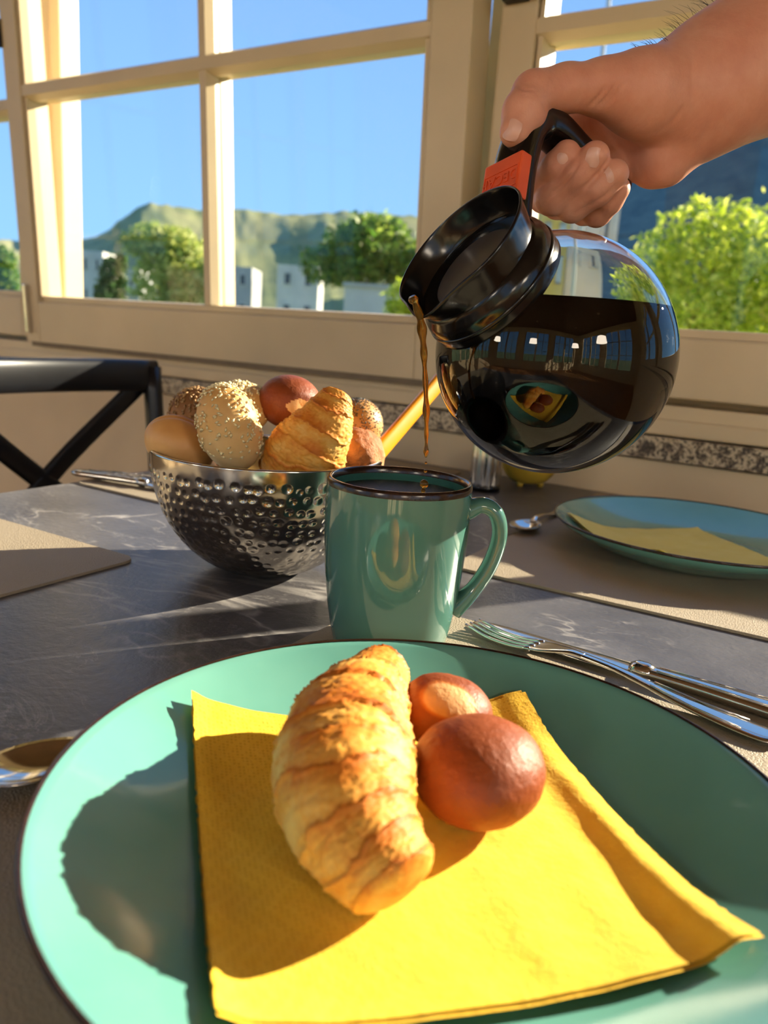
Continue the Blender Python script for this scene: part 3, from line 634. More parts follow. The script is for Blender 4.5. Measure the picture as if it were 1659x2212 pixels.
def roll_blob(name, c, rad, mat, label, rot=(0, 0, 0), fn=None, brf=None, group='rolls in the bread bowl', cat='bread roll', nu=96, nv=64, amp=0.02, fr=30, seed=0):
    R_ = rotm(*rot); V = []; br = []
    for i in range(nv+1):
        ph = PI*i/nv
        for j in range(nu):
            a = 2*PI*j/nu; d = np.array([math.sin(ph)*math.cos(a), math.sin(ph)*math.sin(a), math.cos(ph)])
            q = d*np.array(rad); k = 1+amp*fbm(q+seed, fr, 3)+(fn(d) if fn else 0); q = q*k
            V.append(R_@q); br.append(brf(d, q) if brf else 0.35+0.35*d[2]+0.2*fbm(q+seed, 40, 3))
    F = [(i*nu+j, (i+1)*nu+j, (i+1)*nu+(j+1) % nu, i*nu+(j+1) % nu) for i in range(nv) for j in range(nu)]
    o = mobj(name, V, F, mat, None, True, c); set_attr(o, br); tag(o, label, cat, group); return o, np.array(V)
def seeds(parent, V, n, size, mat, seed, sel, jitter=0.3):
    """one mesh of many seeds lying on the roll's surface"""
    r = np.random.default_rng(seed); cand = np.array([v for v in V if sel(v)]); pick = cand[r.integers(0, len(cand), n)]; parts = []
    for p in pick:
        nn = p/np.linalg.norm(p); a = r.normal(size=3); a -= nn*(a@nn); a /= np.linalg.norm(a); b_ = np.cross(nn, a); p = p+a*r.normal()*size*.8+b_*r.normal()*size*.8; c = p+nn*size*.15
        parts.append((np.array([c-a*size, c+b_*size*.5, c+a*size*.9, c-b_*size*.5, c+nn*size*.45, c-nn*size*.35]), [(0, 3, 4), (3, 2, 4), (2, 1, 4), (1, 0, 4), (3, 0, 5), (2, 3, 5), (1, 2, 5), (0, 1, 5)]))
    v, f = merge(parts); o = mobj('seeds', v, f, mat, parent); o['kind'] = 'stuff'; return o
# brown two-lobed roll on the plate
pc_ = Z(1032, 1662, .7808); r2 = Z(960, 1536, .7795)
def lobes(P):
    d1 = sd_ell(P, (0, 0, 0), (.0250, .0268, .0195), rotm(0, 0, -.35)); rel = r2-pc_
    d2 = sd_ell(P, rel, (.0215, .0205, .0158), rotm(0, .1, .5)); d = smin(d1, d2, .007)
    return d
h = .0011; g = [np.arange(-.055, .045, h), np.arange(-.04, .075, h), np.arange(-.028, .034, h)]
G = np.stack(np.meshgrid(*g, indexing='ij'), -1); D = lobes(G); Vb, Fb = surface_nets(D, (g[0][0], g[1][0], g[2][0]), h)
Vb = np.array([v_*(1+.035*fbm(v_, 34, 2)+.012*fbm(v_+3, 130, 3)) for v_ in Vb])
o = mobj('bread_roll', Vb, Fb, M['lye'], None, True, pc_)
rel = r2-pc_; axis = rel/np.linalg.norm(rel)
br = []
for v_ in Vb:
    tt = v_@axis; nz = fbm(v_, 60, 3); cutc = rel+np.array([.006, -.009, .010]); dc = np.linalg.norm((v_-cutc)*np.array([.8, 1.1, 1.3]))
    pale = max(0, 1-dc/.0125); br.append(0.62+0.18*nz-1.0*min(1, pale*2.2)-0.55*max(0, -v_[2]/.02-.25))
set_attr(o, br); tag(o, 'glossy dark brown split roll beside the croissant on the front plate', 'bread roll')

# ------------------------------------------------------------------ bread bowl
BC = np.array([-.381, .472]); BR, BH = .0905, .095
be = empty('bread_bowl', (*BC, TZ+.0003)); tag(be, 'hammered steel bowl full of bread rolls', 'bowl')
def bowl_r(zz): # outer radius at height 0..1
    return BR*(0.27+0.73*np.clip(zz, 0, 1)**0.5) if False else BR*np.sin(np.arccos(np.clip(1-0.04-zz*0.96, -1, 1)))**0.92
nz_, na = 150, 520; ze = np.linspace(0, 1, nz_); V = np.zeros((nz_, na, 3)); th = np.linspace(0, 2*PI, na, endpoint=False)
arc = [0.0]
rz = bowl_r(ze); hz = ze*BH
for i in range(1, nz_): arc.append(arc[-1]+math.hypot(rz[i]-rz[i-1], hz[i]-hz[i-1]))
arc = np.array(arc); Ltot = arc[-1]; rows = 13; dr = Ltot/rows*.92; dim = np.zeros((nz_, na)); rd = random.Random(3)
for k in range(rows):
    s0 = Ltot*0.05+k*dr; rr_ = np.interp(s0, arc, rz); cnt = max(6, int(2*PI*rr_/.0088)); ph0 = rd.random()*6
    if s0 > Ltot*.9: break
    for q in range(cnt):
        a0 = ph0+2*PI*q/cnt+rd.uniform(-.2, .2)*2*PI/cnt; s1 = s0+rd.uniform(-.0016, .0016); rad_ = rd.uniform(.0026, .0038)
        da = (th-a0+PI) % (2*PI)-PI; js = np.where(np.abs(da)*rr_ < rad_*1.6)[0]; is_ = np.where(np.abs(arc-s1) < rad_*1.6)[0]
        dd = np.sqrt((arc[is_][:, None]-s1)**2+(da[js][None]*rr_)**2)/rad_
        sub = dim[np.ix_(is_, js)]; dim[np.ix_(is_, js)] = np.minimum(sub, np.where(dd < 1, -.0009*(1-dd**2)**1.0, .00018*np.exp(-((dd-1.1)/.2)**2)*0+sub))
ro = rz[:, None]+dim
V[:, :, 0] = ro*np.cos(th); V[:, :, 1] = ro*np.sin(th); V[:, :, 2] = hz[:, None]
F = [(i*na+j, i*na+(j+1) % na, (i+1)*na+(j+1) % na, (i+1)*na+j) for i in range(nz_-1) for j in range(na)]; F.append(tuple(range(na-1, -1, -1)))
mobj('hammered_wall', V.reshape(-1, 3), F, M['hammered'], be)
inn = [(float(bowl_r(z_))-.0016, z_*BH+.0012*(1-z_)) for z_ in np.linspace(1, 0.0, 30)]+[(0, .0012)]
lathe('inner_wall', inn, M['steel'], be, 96)
th_ = np.linspace(0, 2*PI, 97)[:-1]; lathe('rolled_rim', [(BR-.0018+.0014*math.cos(a), BH+.0014*math.sin(a)) for a in np.linspace(0, 2*PI, 13)[:-1]], M['steel'], be, 120, True)
# rolls
o, V = roll_blob('bread_roll', at(388, 962, .580), (.0270, .0200, .0215), M['pale_roll'], 'smooth pale brown roll at the left of the bread bowl', (0.1, .5, .55), seed=1, fn=lambda d: -.10*math.exp(-((d[1]-.25*d[0])/.12)**2)*(d[2] > .2)*d[2])
o, V = roll_blob('bread_roll', at(497, 930, .555), (.0225, .0215, .0325), M['sesame_roll'], 'long sesame roll leaning at the front of the bread bowl', (0.15, -.28, .5), seed=2, fn=lambda d: .05*d[2]-.10*math.exp(-((d[2]-.05)/.10)**2)*max(0, d[0]*.8))
seeds(o, V, 420, .0021, M['seed'], 3, lambda v: v[2] > -.016)
o, V = roll_blob('bread_roll', at(520, 880, .600), (.0240, .0230, .0190), M['sesame_roll'], 'round sesame roll just behind the long sesame roll', (0.3, .2, .2), seed=4)
seeds(o, V, 320, .0021, M['seed'], 5, lambda v: v[2] > -.006)
o, V = roll_blob('bread_roll', at(428, 893, .625), (.0240, .0230, .0205), M['dark_roll'], 'dark seeded roll at the back left of the bread bowl', (0.2, -.2, 0), seed=6, amp=.06)
seeds(o, V, 420, .0022, M['darkseed'], 7, lambda v: v[2] > -.01)
o, V = roll_blob('bread_roll', at(625, 868, .600), (.0245, .0250, .0205), M['lye'], 'shiny red-brown roll with a pale split at the top of the bread bowl', (0.1, .1, .4), seed=8,
                 fn=lambda d: -.10*max(0, 1-np.linalg.norm(d-np.array([.62, -.72, .12]))/.45), brf=lambda d, q: .72+.1*fbm(q, 50, 3)-1.1*(1 if np.linalg.norm((d-np.array([.66, -.72, .05]))*np.array([1, 1, 1.6])) < .5+.12*fbm(q, 120, 2) else 0))
o, V = roll_blob('bread_roll', at(772, 918, .635), (.0215, .0215, .0220), M['pale_roll'], 'poppy seed roll at the back right of the bread bowl', (0, 0, 0), seed=9)
seeds(o, V, 1500, .0009, M['poppy'], 10, lambda v: v[2] > -.02)
o, V = roll_blob('bread_roll', at(768, 985, .600), (.0230, .0220, .0220), M['rustic_roll'], 'rough reddish-brown roll at the right of the bread bowl', (0, 0, .5), seed=11, amp=.10, fr=70)
croissant('croissant', [at(736, 846, .560), at(722, 872, .558), at(696, 925, .558), at(662, 980, .566), at(640, 1030, .580), at(628, 1070, .590)],
          [.0095, .0150, .0232, .0290, .0280, .0200], -CF, 'golden croissant standing tip up at the front of the bread bowl', bands=8, seed=5, brown=.06)
# orange handle leaning out of the bowl
oh = empty('serving_utensil', at(800, 1000, .640)); tag(oh, 'orange plastic handle leaning out of the bread bowl towards the pot', 'utensil')
b0 = np.array(oh.location); P = [at(770, 1035, .625)-b0, at(820, 975, .645)-b0, at(880, 905, .672)-b0, at(940, 835, .700)-b0, at(995, 770, .725)-b0]
P = smoothprof(P, 20); rw = np.full(len(P), .0073); rw[0] *= .6; rw[-1] *= .6
tube('handle', P, rw, M['tongs'], oh, rb=rw*.55, n=20, up=CU, sq=3.0)
tube('tip', [P[0]*1.0, P[0]+(P[0]-P[1])*1.2+np.array([0, 0, -.004])], [.0045, .0035], M['steel'], oh, n=12)

# ------------------------------------------------------------------ mug
MC = np.array([-.220, .3976]); MH = .105
mg = empty('coffee_mug', (*MC, MZ)); tag(mg, 'teal mug with a dark rim being filled with coffee', 'mug')
outer = smoothprof([(.0325, 0.0), (.0345, .0015), (.0372, .012), (.0402, .030), (.0425, .052), (.0437, .072), (.0439, .088), (.0436, MH-.004)], 48)
inner = smoothprof([(.0402, MH-.004), (.0405, .080), (.039, .05), (.034, .012), (.0, .006)], 36)
lathe('body', [(0, .001), (.030, .001)]+[tuple(p) for p in outer], M['mug'], mg, 128)
lathe('inner_wall', [tuple(p) for p in inner], M['mugin'], mg, 96)
lathe('rim_band', [(.0437, MH-.0042), (.0436, MH-.0015), (.0428, MH+.0002), (.0414, MH+.0002), (.0404, MH-.0012), (.0402, MH-.0042)], M['brownrim'], mg, 128)
tag(lathe('coffee', [(0, 0), (.0403, 0), (.0398, -.004), (0, -.005)], M['coffeetop'], None, 64, loc=(*MC, MZ+MH-.0085)), 'dark coffee surface just below the rim of the teal mug', 'coffee')
hu = np.array([.88, .475, 0]); hu /= np.linalg.norm(hu)
P = smoothprof([hu*u_+np.array([0, 0, z_]) for u_, z_ in ((.041, .0885), (.0505, .0925), (.0590, .0880), (.0625, .0750), (.0590, .0570), (.0505, .0400), (.0385, .0250))], 48)
wr = np.interp(np.linspace(0, 1, len(P)), [0, .15, .5, .85, 1], [.0065, .0050, .0048, .0050, .0065])
tube('handle', P, wr, M['mug'], mg, rb=wr*1.35, n=24, up=np.cross(hu, [0, 0, 1.0])*0+np.array([0.001, 0, 1.0]) if False else None)

# ------------------------------------------------------------------ cutlery
def ribbon(sections, nseg=12):
    """closed cutlery strip: sections (x, halfwidth, z, thickness, dish)"""
    S = smoothprof(sections, nseg*len(sections)); prof = [-1, -.8, -.4, 0, .4, .8, 1]; V = []; m = len(prof)
    for x, hw, z, tk, dish in S:
        for p in prof: V.append((x, p*hw, z+tk*(.5 if abs(p) < .95 else .1)*(1-.3*abs(p))-dish*(1-p*p)))
        for p in prof[::-1]: V.append((x, p*hw, z-tk*(.5 if abs(p) < .95 else .1)-dish*(1-p*p)))
    n = 2*m; F = []
    for i in range(len(S)-1):
        for j in range(n): F.append((i*n+j, (i+1)*n+j, (i+1)*n+(j+1) % n, i*n+(j+1) % n))
    F += [tuple(range(n)), tuple((len(S)-1)*n+j for j in range(n-1, -1, -1))]
    return np.array(V), F
HANDLE = [(.080, .0030, .0100, .0026, 0), (.100, .0032, .0095, .0026, 0), (.120, .0042, .0075, .0028, 0), (.140, .0058, .0050, .0030, 0), (.160, .0078, .0036, .0030, 0), (.178, .0094, .0032, .0030, 0), (.188, .0088, .0032, .0028, 0), (.193, .0050, .0032, .0024, 0)]
def cut_empty(name, tip, end, z, label, group, tiltz=0.0):
    d = np.array(end)-np.array(tip); e = empty(name, (*tip, z), (0, tiltz, math.atan2(d[1], d[0]))); tag(e, label, name.split('_')[-1], group); return e
def fork(tip, end, z, label):
    e = cut_empty('table_fork', tip, end, z, label, 'cutlery')
    for q in (-1.5, -.5, .5, 1.5):
        y = q*.0056; P = smoothprof([(.000, y*.92, .0060), (.018, y, .0030), (.036, y, .0034), (.050, y*.98, .0060)], 14)
        tube('tine', P, np.linspace(.0009, .0015, len(P)), M['steel'], e, rb=np.linspace(.0008, .0017, len(P)), n=10, sq=3)
    mobj('head', *ribbon([(.046, .0105, .0055, .0018, .0004), (.056, .0102, .0072, .0019, .0006), (.066, .0070, .0090, .0022, .0003), (.074, .0040, .0100, .0025, 0), (.082, .0031, .0100, .0026, 0)]), M['steel'], e)
    hd = mobj('handle', *ribbon(HANDLE), M['steel'], e)
    for s in (-1, 1): tube('ridge', [(.125, s*.0030, .0086), (.150, s*.0048, .0058), (.176, s*.0066, .0048)], .0005, M['steel'], hd, n=6)
    return e
def knife(tip, end, z, label):
    e = cut_empty('table_knife', tip, end, z, label, 'cutlery')
    mobj('blade', *ribbon([(.000, .0015, .0022, .0008, 0), (.006, .0068, .0023, .0011, 0), (.020, .0092, .0025, .0013, 0), (.060, .0098, .0026, .0016, 0), (.100, .0090, .0030, .0022, 0), (.112, .0052, .0036, .0036, 0)]), M['steel'], e)
    tube('bolster', [(.108, 0, .0042), (.112, 0, .0044), (.118, 0, .0044), (.122, 0, .0044)], [.0034, .0052, .0052, .0036], M['steel'], e, rb=[.0048, .0068, .0066, .0050], n=20)
    hd = mobj('handle', *ribbon([(.118, .0056, .0046, .0064, 0), (.140, .0060, .0046, .0068, 0), (.165, .0072, .0046, .0068, 0), (.190, .0088, .0046, .0068, 0), (.206, .0092, .0046, .0066, 0), (.214, .0060, .0046, .0050, 0)]), M['steel'], e)
    for s in (-1, 1): tube('ridge', [(.124, s*.0032, .0080), (.160, s*.0042, .0081), (.198, s*.0060, .0080)], .0005, M['steel'], hd, n=6)
    return e
def spoon(tip, end, z, label, scale=1.0):
    e = cut_empty('tea_spoon', tip, end, z, label, 'cutlery'); e.scale = (scale,)*3
    V = []; F = []; nu, nv = 28, 12
    for i in range(nv+1):
        r = i/nv
        for j in range(nu):
            a = 2*PI*j/nu; x = .024-.024*r*math.cos(a); y = .0155*r*math.sin(a)*(1-.12*math.cos(a)*-1); V.append((x, y, .0010+.0065*r**2.2))
    for i in range(nv):
        for j in range(nu): F.append((i*nu+j, i*nu+(j+1) % nu, (i+1)*nu+(j+1) % nu, (i+1)*nu+j))
    V2 = [(x, y, z_-.0012) for x, y, z_ in V]; o_ = len(V); F2 = [tuple(k_+o_ for k_ in f_[::-1]) for f_ in F]
    F3 = [(nv*nu+j, nv*nu+(j+1) % nu, o_+nv*nu+(j+1) % nu, o_+nv*nu+j) for j in range(nu)]
    mobj('spoon_bowl', V+V2, F+F2+F3, M['steel'], e)
    mobj('handle', *ribbon([(.044, .0036, .0070, .0022, 0), (.054, .0026, .0095, .0024, 0), (.075, .0026, .0085, .0024, 0), (.100, .0040, .0050, .0024, 0), (.122, .0062, .0030, .0024, 0), (.132, .0050, .0030, .0022, 0), (.136, .0022, .0030, .0016, 0)]), M['steel'], e)
    return e
knife((-.190, .4605), (.02, .4425), MZ, 'silver table knife lying behind the fork on the front placemat')
fork((-.187, .452), (.0, .4115), MZ, 'silver fork with four tines behind the front plate')
spoon((-.268, .157), (-.222, .290), MZ, 'silver teaspoon half hidden under the left rim of the front plate', 1.0)
spoon((-.262, .728), (-.262, .860), MZ, 'silver teaspoon beside the far plate', 1.0)
knife((-.560, .628), (-.752, .596), MZ+.001, 'silver knife with its handle end at the far left table edge')
fork((-.575, .655), (-.752, .622), MZ, 'silver fork behind the bread bowl at the far left')

# ------------------------------------------------------------------ far small things
shp = onz(1046, 1058, TZ); sh = empty('salt_shaker', shp); tag(sh, 'fluted steel shaker with a black base behind the mug', 'shaker')
nfl = 14; nt_ = nfl*10; prof = smoothprof([(.0195, .008), (.0200, .03), (.0195, .055), (.0175, .070), (.012, .078), (.0, .080)], 24); V = []
for r_, z_ in prof:
    for j in range(nt_):
        a = 2*PI*j/nt_; q = r_*(1+.045*math.cos(nfl*a)*min(1, max(0, (.072-z_)/.01))); V.append((q*math.cos(a), q*math.sin(a), z_))
F = [(i*nt_+j, i*nt_+(j+1) % nt_, (i+1)*nt_+(j+1) % nt_, (i+1)*nt_+j) for i in range(len(prof)-1) for j in range(nt_)]
mobj('body', V, F, M['steel'], sh); lathe('base', [(0, 0), (.0205, 0), (.0205, .008), (.0190, .009)], M['blackplastic'], sh, 48)
ybp = onz(1138, 1048, TZ); yb = empty('yellow_bowl', ybp); tag(yb, 'small yellow ceramic bowl beside the steel shaker', 'bowl')
lathe('body', [tuple(p) for p in smoothprof([(.004, .004), (.022, .006), (.034, .018), (.040, .034), (.0405, .052), (.0375, .0525), (.036, .034), (.028, .014), (.0, .010)], 40)], M['yellowcer'], yb, 64)
for a in (0.3, 2.4, 4.5): lathe('foot', [(0, 0), (.004, .0), (.005, .004), (.004, .009), (0, .010)], M['yellowcer'], yb, 16, loc=(.018*math.cos(a), .018*math.sin(a), 0))

# ------------------------------------------------------------------ chair
ch = empty('cross_back_chair', (-.80, .75, 0)); tag(ch, 'black wooden cross-back chair behind the left table edge', 'chair')
def chair_pt(x, y, z): return (x+.80, y-.75, z)
XB = -.985
def lean(z): return XB-.10*(z-.45)
for s in (-1, 1):
    P = smoothprof([chair_pt(lean(.45)+.06, .75+s*.185, 0), chair_pt(lean(.45), .75+s*.19, .45), chair_pt(lean(.65), .75+s*.195, .65), chair_pt(lean(.862), .75+s*.198, .862)], 20)
    tube('back_leg', P, .0155, M['chairblack'], ch, n=16); tube('front_leg', [chair_pt(-.60, .75+s*.19, 0), chair_pt(-.61, .75+s*.18, .44)], [.013, .017], M['chairblack'], ch, n=16)
    tube('side_stretcher', [chair_pt(-.605, .75+s*.185, .2), chair_pt(XB+.03, .75+s*.188, .2)], .009, M['chairblack'], ch, n=10)
V, F = [], []
P = [chair_pt(lean(.845)-.028*math.cos((q-.5)*PI), .75-.205+.41*q, .847) for q in np.linspace(0, 1, 15)]
tube('top_rail', P, np.full(15, .0265), M['chairblack'], ch, rb=.011, n=20, up=(0, 0, 1), sq=3)
for s in (-1, 1):
    P = [chair_pt(lean(.83)-.012, .75+s*.180, .832), chair_pt(lean(.69)-.040, .75+s*.01, .690), chair_pt(lean(.56)-.02, .75-s*.150, .545)]
    tube('cross_brace', smoothprof(P, 16), .0165, M['chairblack'], ch, rb=.005, n=16, up=(0, s*-.6, .8), sq=3)
tube('lower_rail', [chair_pt(lean(.53), .56, .53), chair_pt(lean(.53)-.02, .75, .53), chair_pt(lean(.53), .94, .53)], .014, M['chairblack'], ch, rb=.010, n=12)
bm_ = [chair_pt(-.80, .75, .455)]
V, F = tube_data([(0, 0, .44), (0, 0, .448), (0, 0, .462), (0, 0, .47)], [.205, .215, .215, .20], [.20, .21, .21, .195], 40, up=(1, 0, 0), sq=4); mobj('seat', V, F, M['chairblack'], ch)

# ------------------------------------------------------------------ coffee pot
def cv(x, y, z): return CR*x+CU*y-CF*z
PS = at(1196, 767, .47); PR = .0722
pa = cv(-.68, .53, .51); pa /= np.linalg.norm(pa); ph_ = cv(.45, .82, -.33); ph_ -= pa*(pa@ph_); ph_ /= np.linalg.norm(ph_); pw = np.cross(pa, ph_)
pot = empty('coffee_pot', PS); pot.rotation_mode = 'QUATERNION'
PM = Matrix(((ph_[0], pw[0], pa[0]), (ph_[1], pw[1], pa[1]), (ph_[2], pw[2], pa[2]))); pot.rotation_quaternion = PM.to_quaternion()
tag(pot, 'round glass coffee pot with a black collar, tilted to pour', 'coffee pot')
def pot_local(p): return np.array([ph_@(p-PS), pw@(p-PS), pa@(p-PS)])
neck = .0375; zn = math.sqrt(PR**2-neck**2)
out_ = [(PR*math.cos(t_), PR*math.sin(t_)) for t_ in np.linspace(-PI/2+.0001, math.asin(zn/PR), 70)]+[(neck-.0005, zn+.006), (neck-.0005, .0775)]
PI_ = PR-.0019; ni = neck-.0024; zi = math.sqrt(PI_**2-ni**2)
in_ = [(ni, .0775), (ni, zi+.006)]+[(PI_*math.cos(t_), PI_*math.sin(t_)) for t_ in np.linspace(math.asin(zi/PI_), -PI/2+.0001, 70)]
lathe('glass_body', out_+in_, M['glass'], pot, 160)
lathe('collar', [(.0370, .0545), (.0418, .0560), (.0428, .0600), (.0424, .0690), (.0412, .0725), (.0390, .0750), (.0380, .0780), (.0372, .0780)], M['blackplastic'], pot, 120, True)
lathe('collar_ridge', [(.0424+.0010*math.cos(t_), .0650+.0014*math.sin(t_)) for t_ in np.linspace(0, 2*PI, 11)[:-1]], M['blackplastic'], pot, 120, True)
# pouring funnel with a lip opposite the handle
prof = smoothprof([(.0378, .0755), (.0384, .0790), (.0402, .0850), (.0420, .0910), (.0428, .0932), (.0422, .0942), (.0412, .0932), (.0388, .0850), (.0362, .0795), (.0330, .0782), (.0, .0780)], 60)
n_ = 128; V = []
for r_, z_ in prof:
    k_ = max(0, (z_-.079)/.015)*(1 if r_ > .036 else 0)
    for j in range(n_):
        a = 2*PI*j/n_; da = (a-PI+PI) % (2*PI)-PI; g_ = math.exp(-(da/.30)**2)*k_; q = r_+.0060*g_-.0015*k_*math.exp(-((abs(da)-.6)/.25)**2)
        V.append((q*math.cos(a), q*math.sin(a), z_-.0022*g_))
F = [(i*n_+j, i*n_+(j+1) % n_, (i+1)*n_+(j+1) % n_, (i+1)*n_+j) for i in range(len(prof)-1) for j in range(n_)]
fu = mobj('funnel', V, F, M['blackplastic'], pot)
lathe('lid_insert', [(0, .0795), (.024, .0797), (.0270, .0782)], simple('brown_residue', lin('#4a423b'), .4, bump=.1), fu, 48)
# handle strap
HP = np.array([(.036, .0700), (.050, .0765), (.072, .0850), (.094, .0890), (.108, .0845), (.115, .0720), (.119, .0520), (.124, .0300), (.131, .0080)])
hp = smoothprof([(x, 0, z) for x, z in HP], 56)
wd = np.interp(np.linspace(0, 1, len(hp)), [0, .2, .5, .8, 1], [.0150, .0135, .0120, .0120, .0105])
tk_ = np.interp(np.linspace(0, 1, len(hp)), [0, .3, .5, .8, 1], [.0080, .0092, .0100, .0085, .0060])
tube('handle', hp, wd, M['blackplastic'], pot, rb=tk_, n=28, up=(0, 1, 0), sq=3.2)
# orange clip across the strap with its raised word
pm = np.array([.0575, 0, .0850]); ca = math.atan2(.0850-.0765, .022)
CM = Matrix.Translation(Vector(pm))@Matrix.Rotation(-ca, 4, 'Y')
clip = boxes_mesh('clip', [(-.0135, .0135, -.0150, .0150, -.0035, .0048)], M['orange'], pot, 0.0012); clip.matrix_local = CM
fc = bpy.data.curves.new('decaf_text', 'FONT'); fc.body = 'DECAF'; fc.size = .0088; fc.align_x = 'CENTER'; fc.align_y = 'CENTER'; fc.extrude = .0005; fc.space_character = 1.05
to = bpy.data.objects.new('text_tmp', fc); COL.objects.link(to); bpy.context.view_layer.update()
me = bpy.data.meshes.new_from_object(to.evaluated_get(bpy.context.evaluated_depsgraph_get())); bpy.data.objects.remove(to)
me.materials.append(M['orange']); lt = bpy.data.objects.new('lettering', me); link(lt, clip); lt.rotation_euler = (0, 0, PI/2); lt.location = (.0005, 0, .0050); lt['label'] = 'raised word DECAF on the orange clip'
boxes_mesh('raised_border', [(-.0065, .0050, -.0135, -.0129, .0046, .0053), (-.0065, .0050, .0129, .0135, .0046, .0053), (.0050, .0056, -.0135, .0135, .0046, .0053), (-.0070, -.0064, -.0135, .0135, .0046, .0053)], M['orange'], clip)
# coffee in the pot
CLZ = .9668-PS[2]; rc = PI_+.0006
prof = [(rc*math.cos(t_), rc*math.sin(t_)) for t_ in np.linspace(-PI/2+.001, math.asin(CLZ/rc), 60)]+[(0, CLZ)]
tag(lathe('coffee', prof, M['coffee'], None, 128, loc=PS), 'black coffee filling the round glass pot', 'coffee')
# pouring stream and drops
SP = [at(890, 642, .3990), at(899, 660, .4025), at(909, 695, .411), at(914, 740, .421), at(917, 790, .429), at(920, 850, .436), at(921, 905, .442), at(921, 950, .446), at(920, 988, .449)]
sp = smoothprof(SP, 90); s_ = np.linspace(0, 1, len(sp))
rs_ = np.interp(s_, [0, .06, .15, .28, .36, .5, .62, .72, .8, .9, .96, 1], [.0020, .0024, .0018, .0025, .0021, .0015, .0014, .0019, .0013, .0009, .0017, .0004])
ra_ = rs_*(1+.18*np.sin(s_*46)); rb_ = rs_*(.75+.2*np.sin(s_*33+1))
tag(tube('coffee_stream', sp-sp[0], ra_, M['stream'], None, rb=rb_, n=16, up=CR, loc=sp[0]), 'thin amber stream of coffee falling from the pot into the mug', 'coffee')
for dpx, dpy, rr_, lb in ((920, 1000, .0008, 'tiny coffee drop right under the end of the stream'), (919, 1018, .0010, 'small coffee drop between stream and large drop'), (916, 1046, .0026, 'large round coffee drop just above the coffee in the mug'), (914, 1060, .0014, 'coffee drop splashing at the coffee surface in the mug')):
    V, F = lathe_data([(rr_*math.sin(t_)*(1 if t_ > 1.2 else .92), -rr_*math.cos(t_)*1.08) for t_ in np.linspace(.001, PI-.001, 14)], 20)
    tag(mobj('coffee_drop', V, F, M['stream'], None, True, at(dpx, dpy, .452)), lb, 'drop', 'falling coffee drops')

# ------------------------------------------------------------------ person: hand and forearm, one continuous surface
HO = at(1400, 250, .48)
def hl(px, py, d): p = at(px, py, d)-HO; return np.array([CR@p, CU@p, -CF@p], np.float32)   # right, up, towards
def cone(P, A, B): return sd_cone(P, hl(*A[:3]), hl(*B[:3]), A[3], B[3]).astype(np.float32)
h = .0014; lo = np.array([-.105, -.080, -.062]); hi = np.array([.215, .135, .052])
g = [np.arange(lo[i], hi[i], h, dtype=np.float32) for i in range(3)]; G = np.stack(np.meshgrid(*g, indexing='ij'), -1)
# forearm, wrist, palm
ARM = [(2140, -70, .515, .050), (1800, 60, .505, .0475), (1640, 132, .500, .0440), (1545, 180, .497, .0395), (1470, 215, .497, .0350)]
d = cone(G, ARM[0], ARM[1])
for k in range(1, len(ARM)-1): d = smin(d, cone(G, ARM[k], ARM[k+1]), .012)
d = smin(d, cone(G, (1490, 225, .500, .0330), (1390, 250, .515, .0255)), .014)          # carpals and palm body
d = smin(d, cone(G, (1390, 240, .520, .0230), (1330, 235, .522, .0150)), .012)
d = smin(d, cone(G, (1480, 270, .505, .0230), (1432, 345, .508, .0160)), .012)          # heel of the hand
d = smin(d, cone(G, (1432, 340, .508, .0165), (1405, 355, .515, .0140)), .010)
d = smin(d, cone(G, (1465, 190, .483, .0240), (1385, 200, .474, .0235)), .014)          # thenar
d = smin(d, cone(G, (1385, 205, .474, .0225), (1305, 190, .466, .0150)), .012)
MC_ = [((1335, 205, .525, .0120), (1215, 300, .520, .0105)), ((1345, 250, .530, .0122), (1210, 360, .524, .0105)), ((1358, 295, .530, .0118), (1225, 405, .522, .0100)), ((1375, 335, .528, .0105), (1265, 430, .515, .0090))]
for A, B in MC_: d = smin(d, cone(G, A, B), .006)
# thumb
th1 = smin(cone(G, (1310, 188, .466, .0140), (1225, 190, .459, .0126)), cone(G, (1225, 190, .459, .0126), (1153, 203, .452, .0128)), .006)
d = smin(d, th1, .010)
th2 = smin(cone(G, (1153, 203, .452, .0126), (1132, 243, .446, .0122)), cone(G, (1132, 243, .446, .0122), (1112, 285, .4415, .0088)), .004)
d = smin(d, th2, .0025)
# finger ends, curled up in front of the handle
FING = [[(1215, 300, .520, .0105), (1176, 380, .500, .0096), (1180, 392, .476, .0092), (1202, 362, .465, .0091), (1224, 334, .4600, .0084)],
        [(1210, 360, .524, .0105), (1176, 425, .500, .0098), (1192, 430, .474, .0096), (1246, 380, .461, .0095), (1285, 338, .4545, .0088)],
        [(1225, 405, .522, .0100), (1205, 440, .500, .0094), (1236, 446, .476, .0094), (1290, 410, .464, .0093), (1327, 376, .4575, .0086)],
        [(1265, 430, .515, .0090), (1262, 456, .502, .0086), (1290, 458, .484, .0088), (1316, 432, .474, .0083), (1334, 408, .468, .0076)]]
for ch_ in FING:
    f_ = cone(G, ch_[0], ch_[1])
    for k in range(1, len(ch_)-1): f_ = smin(f_, cone(G, ch_[k], ch_[k+1]), .003)
    d = smin(d, f_, .0006)
Vh, Fh = surface_nets(d, lo, h)
def mesh_normals(V, F):
    n = np.zeros_like(V); fn_ = np.cross(V[F[:, 2]]-V[F[:, 0]], V[F[:, 3]]-V[F[:, 1]])
    for k in range(4): np.add.at(n, F[:, k], fn_)
    return n/np.maximum(np.linalg.norm(n, axis=1), 1e-12)[:, None]
